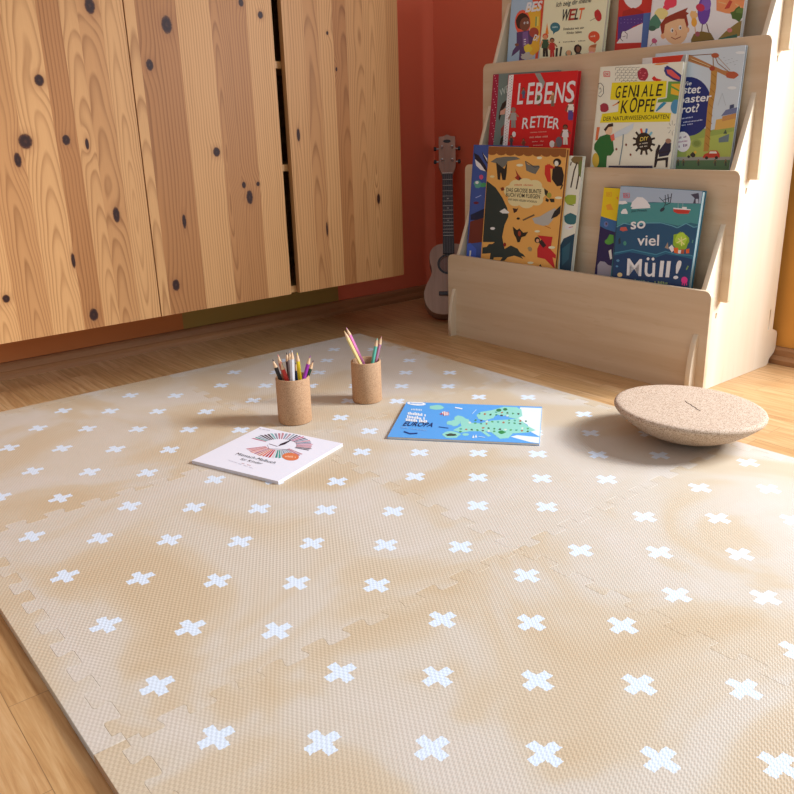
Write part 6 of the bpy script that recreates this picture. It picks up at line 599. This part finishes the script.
# ---------------------------------------------------------------- cork balance disc
nx, ny = .0209, .0394
q = Vector((nx, ny, 1)).normalized().to_track_quat('Z', 'Y')
disc = empty('balance_board', (-.0816, .5579, TH + .0652)); disc.rotation_euler = q.to_euler()
tag(disc, 'round cork balance board with domed underside tilted on the play mat', 'balance board')
Rd, hd = .1405, .0652; prof = [(0, .0)]
for i in range(1, 8): prof.append((Rd * .93 * i / 7, 0.0 + .0006 * (i / 7) ** 2))
prof += [(Rd * .965, .0002), (Rd * .988, -.0016), (Rd, -.0050), (Rd * .996, -.0085), (Rd * .972, -.0130)]
zr = -.0130; rr = Rd * .972; depth = hd - .0130 + .0006
for i in range(1, 17):
    r_ = rr * (1 - i / 16); prof.append((r_, zr - depth * (1 - (r_ / rr) ** 2.5)))
prof = [(r, z) for r, z in prof]
bm = bmesh.new(); lathe(bm, prof[::-1], 96); bm_obj('cork_body', bm, M_CORK, disc, None, True)
bm = bmesh.new()
cr = [(-.032, -.004), (-.022, -.002), (-.013, -.005), (-.004, -.003), (.006, -.006), (.016, -.004), (.028, -.007)]
tube(bm, [(x, y, .0003) for x, y in cr], .0006, 5); bm_obj('crack', bm, plain('4a3424', .9), disc)

# ---------------------------------------------------------------- ukulele in the corner
B0, T0 = Vector((-1.1458, 0.9166, .031)), Vector((-1.445, 1.187, .571))
ax = (T0 - B0); UL = ax.length; ax.normalize(); rt = Vector((-ax.y * -1, 0, 0)); rt = Vector((ax.y, -ax.x, 0)).normalized(); nm = rt.cross(ax)
M = Matrix.Identity(4)
for k in range(3): M[k][0], M[k][1], M[k][2] = rt[k], ax[k], nm[k]
M.translation = B0
uke = empty('ukulele', mat=M); tag(uke, 'small greyish brown ukulele leaning in the red corner beside the shelf', 'ukulele')
half = [(0, 0), (.03, .001), (.055, .010), (.072, .030), (.080, .055), (.079, .080), (.070, .105), (.060, .125), (.0555, .140), (.056, .155), (.060, .172), (.0625, .190), (.060, .210), (.050, .226), (.034, .236), (.018, .239), (0, .239)]
sc = UL / .6
def cat(pts):
    out = []
    for i in range(len(pts) - 1):
        p0, p1, p2, p3 = pts[max(i-1, 0)], pts[i], pts[i+1], pts[min(i+2, len(pts)-1)]
        for s in range(4):
            t = s / 4; out.append(tuple(.5 * (2*b + (c - a) * t + (2*a - 5*b + 4*c - d) * t*t + (-a + 3*b - 3*c + d) * t**3) for a, b, c, d in zip(p0, p1, p2, p3)))
    return out + [pts[-1]]
hp = [(x, y * .94 * sc) for x, y in cat(half)]
out = hp + [(-x, y) for x, y in hp[-2:0:-1]]
hole = [(.029 * math.cos(2*PI*i/32), .158 * sc + .029 * math.sin(2*PI*i/32)) for i in range(32)]
o = mesh_obj('soundboard', plate([out, hole], .003, .0006), M_UKE, uke, (0, 0, -.0015))
o = mesh_obj('body', plate([out], .045, .003), M_UKE_DK if False else mat_wood('mahogany_sides', '8a6250', '6e4a3a', 1, 1.5, .45), uke, (0, 0, -.0256))
ring = lambda r: [(r * math.cos(2*PI*i/40), .158 * sc + r * math.sin(2*PI*i/40)) for i in range(40)]
mesh_obj('rosette', plate([ring(.037), ring(.0298)], .0008, .0001), plain('2a211e', .4), uke, (0, 0, .0004))
ny0, ny1 = .190 * sc, (.458 * sc)
bm = bmesh.new(); box(bm, -.0165, .0165, (.222 * sc), (.463 * sc), -.018, .0005, .004, 2); bm_obj('neck', bm, M_UKE, uke)
mesh_obj('fingerboard', plate([[(-.0185, ny0), (.0185, ny0), (.0175, ny1), (-.0175, ny1)]], .004, .0005), M_UKE_DK, uke, (0, 0, .0026))
bm = bmesh.new(); f0 = ny1
for k in range(1, 15):
    y = ny1 - (ny1 - .08 * sc) * (1 - 2 ** (-k / 12)) * 1.0
    if y > ny0 + .004: box(bm, -.0172, .0172, y - .0007, y + .0007, .0046, .0056)
box(bm, -.0175, .0175, ny1 - .001, ny1 + .003, .0046, .0066)
for k in (4.5, 6.5, 9.5):
    y = ny1 - (ny1 - .08 * sc) * (1 - 2 ** (-k / 12)); lathe(bm, [(0, .0049), (.0022, .0049), (.0022, .0046)], 10, Matrix.Translation((0, y, 0)))
bm_obj('frets', bm, plain('cfc6b8', .35), uke)
hs = rounded([(-.018, ny1), (.018, ny1), (.029, ny1 + .032), (.0285, .592 * sc), (.012, .594 * sc), (0, .600 * sc), (-.012, .594 * sc), (-.0285, .592 * sc), (-.029, ny1 + .032)], [0, 0, .01, .002, .004, .003, .004, .002, .01], 3)
hd_ = mesh_obj('headstock', plate([hs], .012, .0008), M_UKE, uke, (0, 0, -.007))
mesh_obj('badge', plate([[(.013 * math.cos(2*PI*i/24), .575 * sc + .0065 * math.sin(2*PI*i/24)) for i in range(24)]], .0006, .0001), plain('1d1817', .4), uke, (0, 0, -.0006))
for sx in (-1, 1):
    for yy in ((.506), .552):
        bm = bmesh.new(); lathe(bm, [(0, -.001), (.0045, -.001), (.0045, .003), (.0025, .005), (.0025, .010), (0, .010)], 12, Matrix.Translation((sx * .017, yy * sc, 0)))
        pg = bm_obj('tuning_post', bm, M_STEEL, uke, None, True)
        bm = bmesh.new(); tube(bm, [(sx * .0275, yy * sc, -.007), (sx * .036, yy * sc, -.007)], .0022, 8); bm_obj('peg_shaft', bm, M_STEEL, pg)
        bm = bmesh.new(); box(bm, min(sx * .036, sx * .046), max(sx * .036, sx * .046), yy * sc - .007, yy * sc + .007, -.0105, -.0035, .0025, 2); bm_obj('peg_button', bm, plain('1a1615', .4), pg)
bm = bmesh.new(); box(bm, -.033, .033, .058 * sc, .070 * sc, 0, .006, .002, 2); bm_obj('bridge', bm, M_UKE_DK, uke)
for k in range(4):
    x = -.0105 + k * .007
    bm = bmesh.new(); tube(bm, [(x * 1.3, .064 * sc, .0068), (x, ny1 + .001, .0072), (math.copysign(.017, x), (.506 if abs(x) > .007 else .552) * sc, .005)], .0003, 5); bm_obj('string', bm, plain('8a8078', .4), uke)

# ---------------------------------------------------------------- daylight
wd = bpy.data.worlds.new('daylight'); SC.world = wd; wd.use_nodes = True
bg = wd.node_tree.nodes['Background']; bg.inputs[0].default_value = (.94, .98, 1.05, 1); bg.inputs[1].default_value = 0.44
L = bpy.data.lights.new('hazy_sun', 'SUN'); L.energy = 2.1; L.angle = math.radians(9); L.color = (.98, .99, 1.02)
lo = bpy.data.objects.new('hazy_sun', L); COL.objects.link(lo); lo.location = (2, 3, 2)
az, el = math.radians(48), math.radians(33)
lo.rotation_euler = Vector((-math.cos(az) * math.cos(el), -math.sin(az) * math.cos(el), -math.sin(el))).to_track_quat('-Z', 'Y').to_euler()

A_ = bpy.data.lights.new('window_daylight', 'AREA'); A_.shape = 'RECTANGLE'; A_.size = 0.45; A_.size_y = 0.75; A_.energy = 33; A_.color = (.86, .95, 1.1)
ao = bpy.data.objects.new('window_daylight', A_); COL.objects.link(ao); ao.location = (.64, 1.40, 1.0)
ao.rotation_euler = (Vector((-.2, .1, .1)) - Vector((.64, 1.40, 1.0))).to_track_quat('-Z', 'Z').to_euler()
SC.view_settings.view_transform = 'Standard'; SC.view_settings.look = 'None'; SC.view_settings.gamma = 1; SC.view_settings.use_curve_mapping = False
SC.view_settings.exposure = 0.34
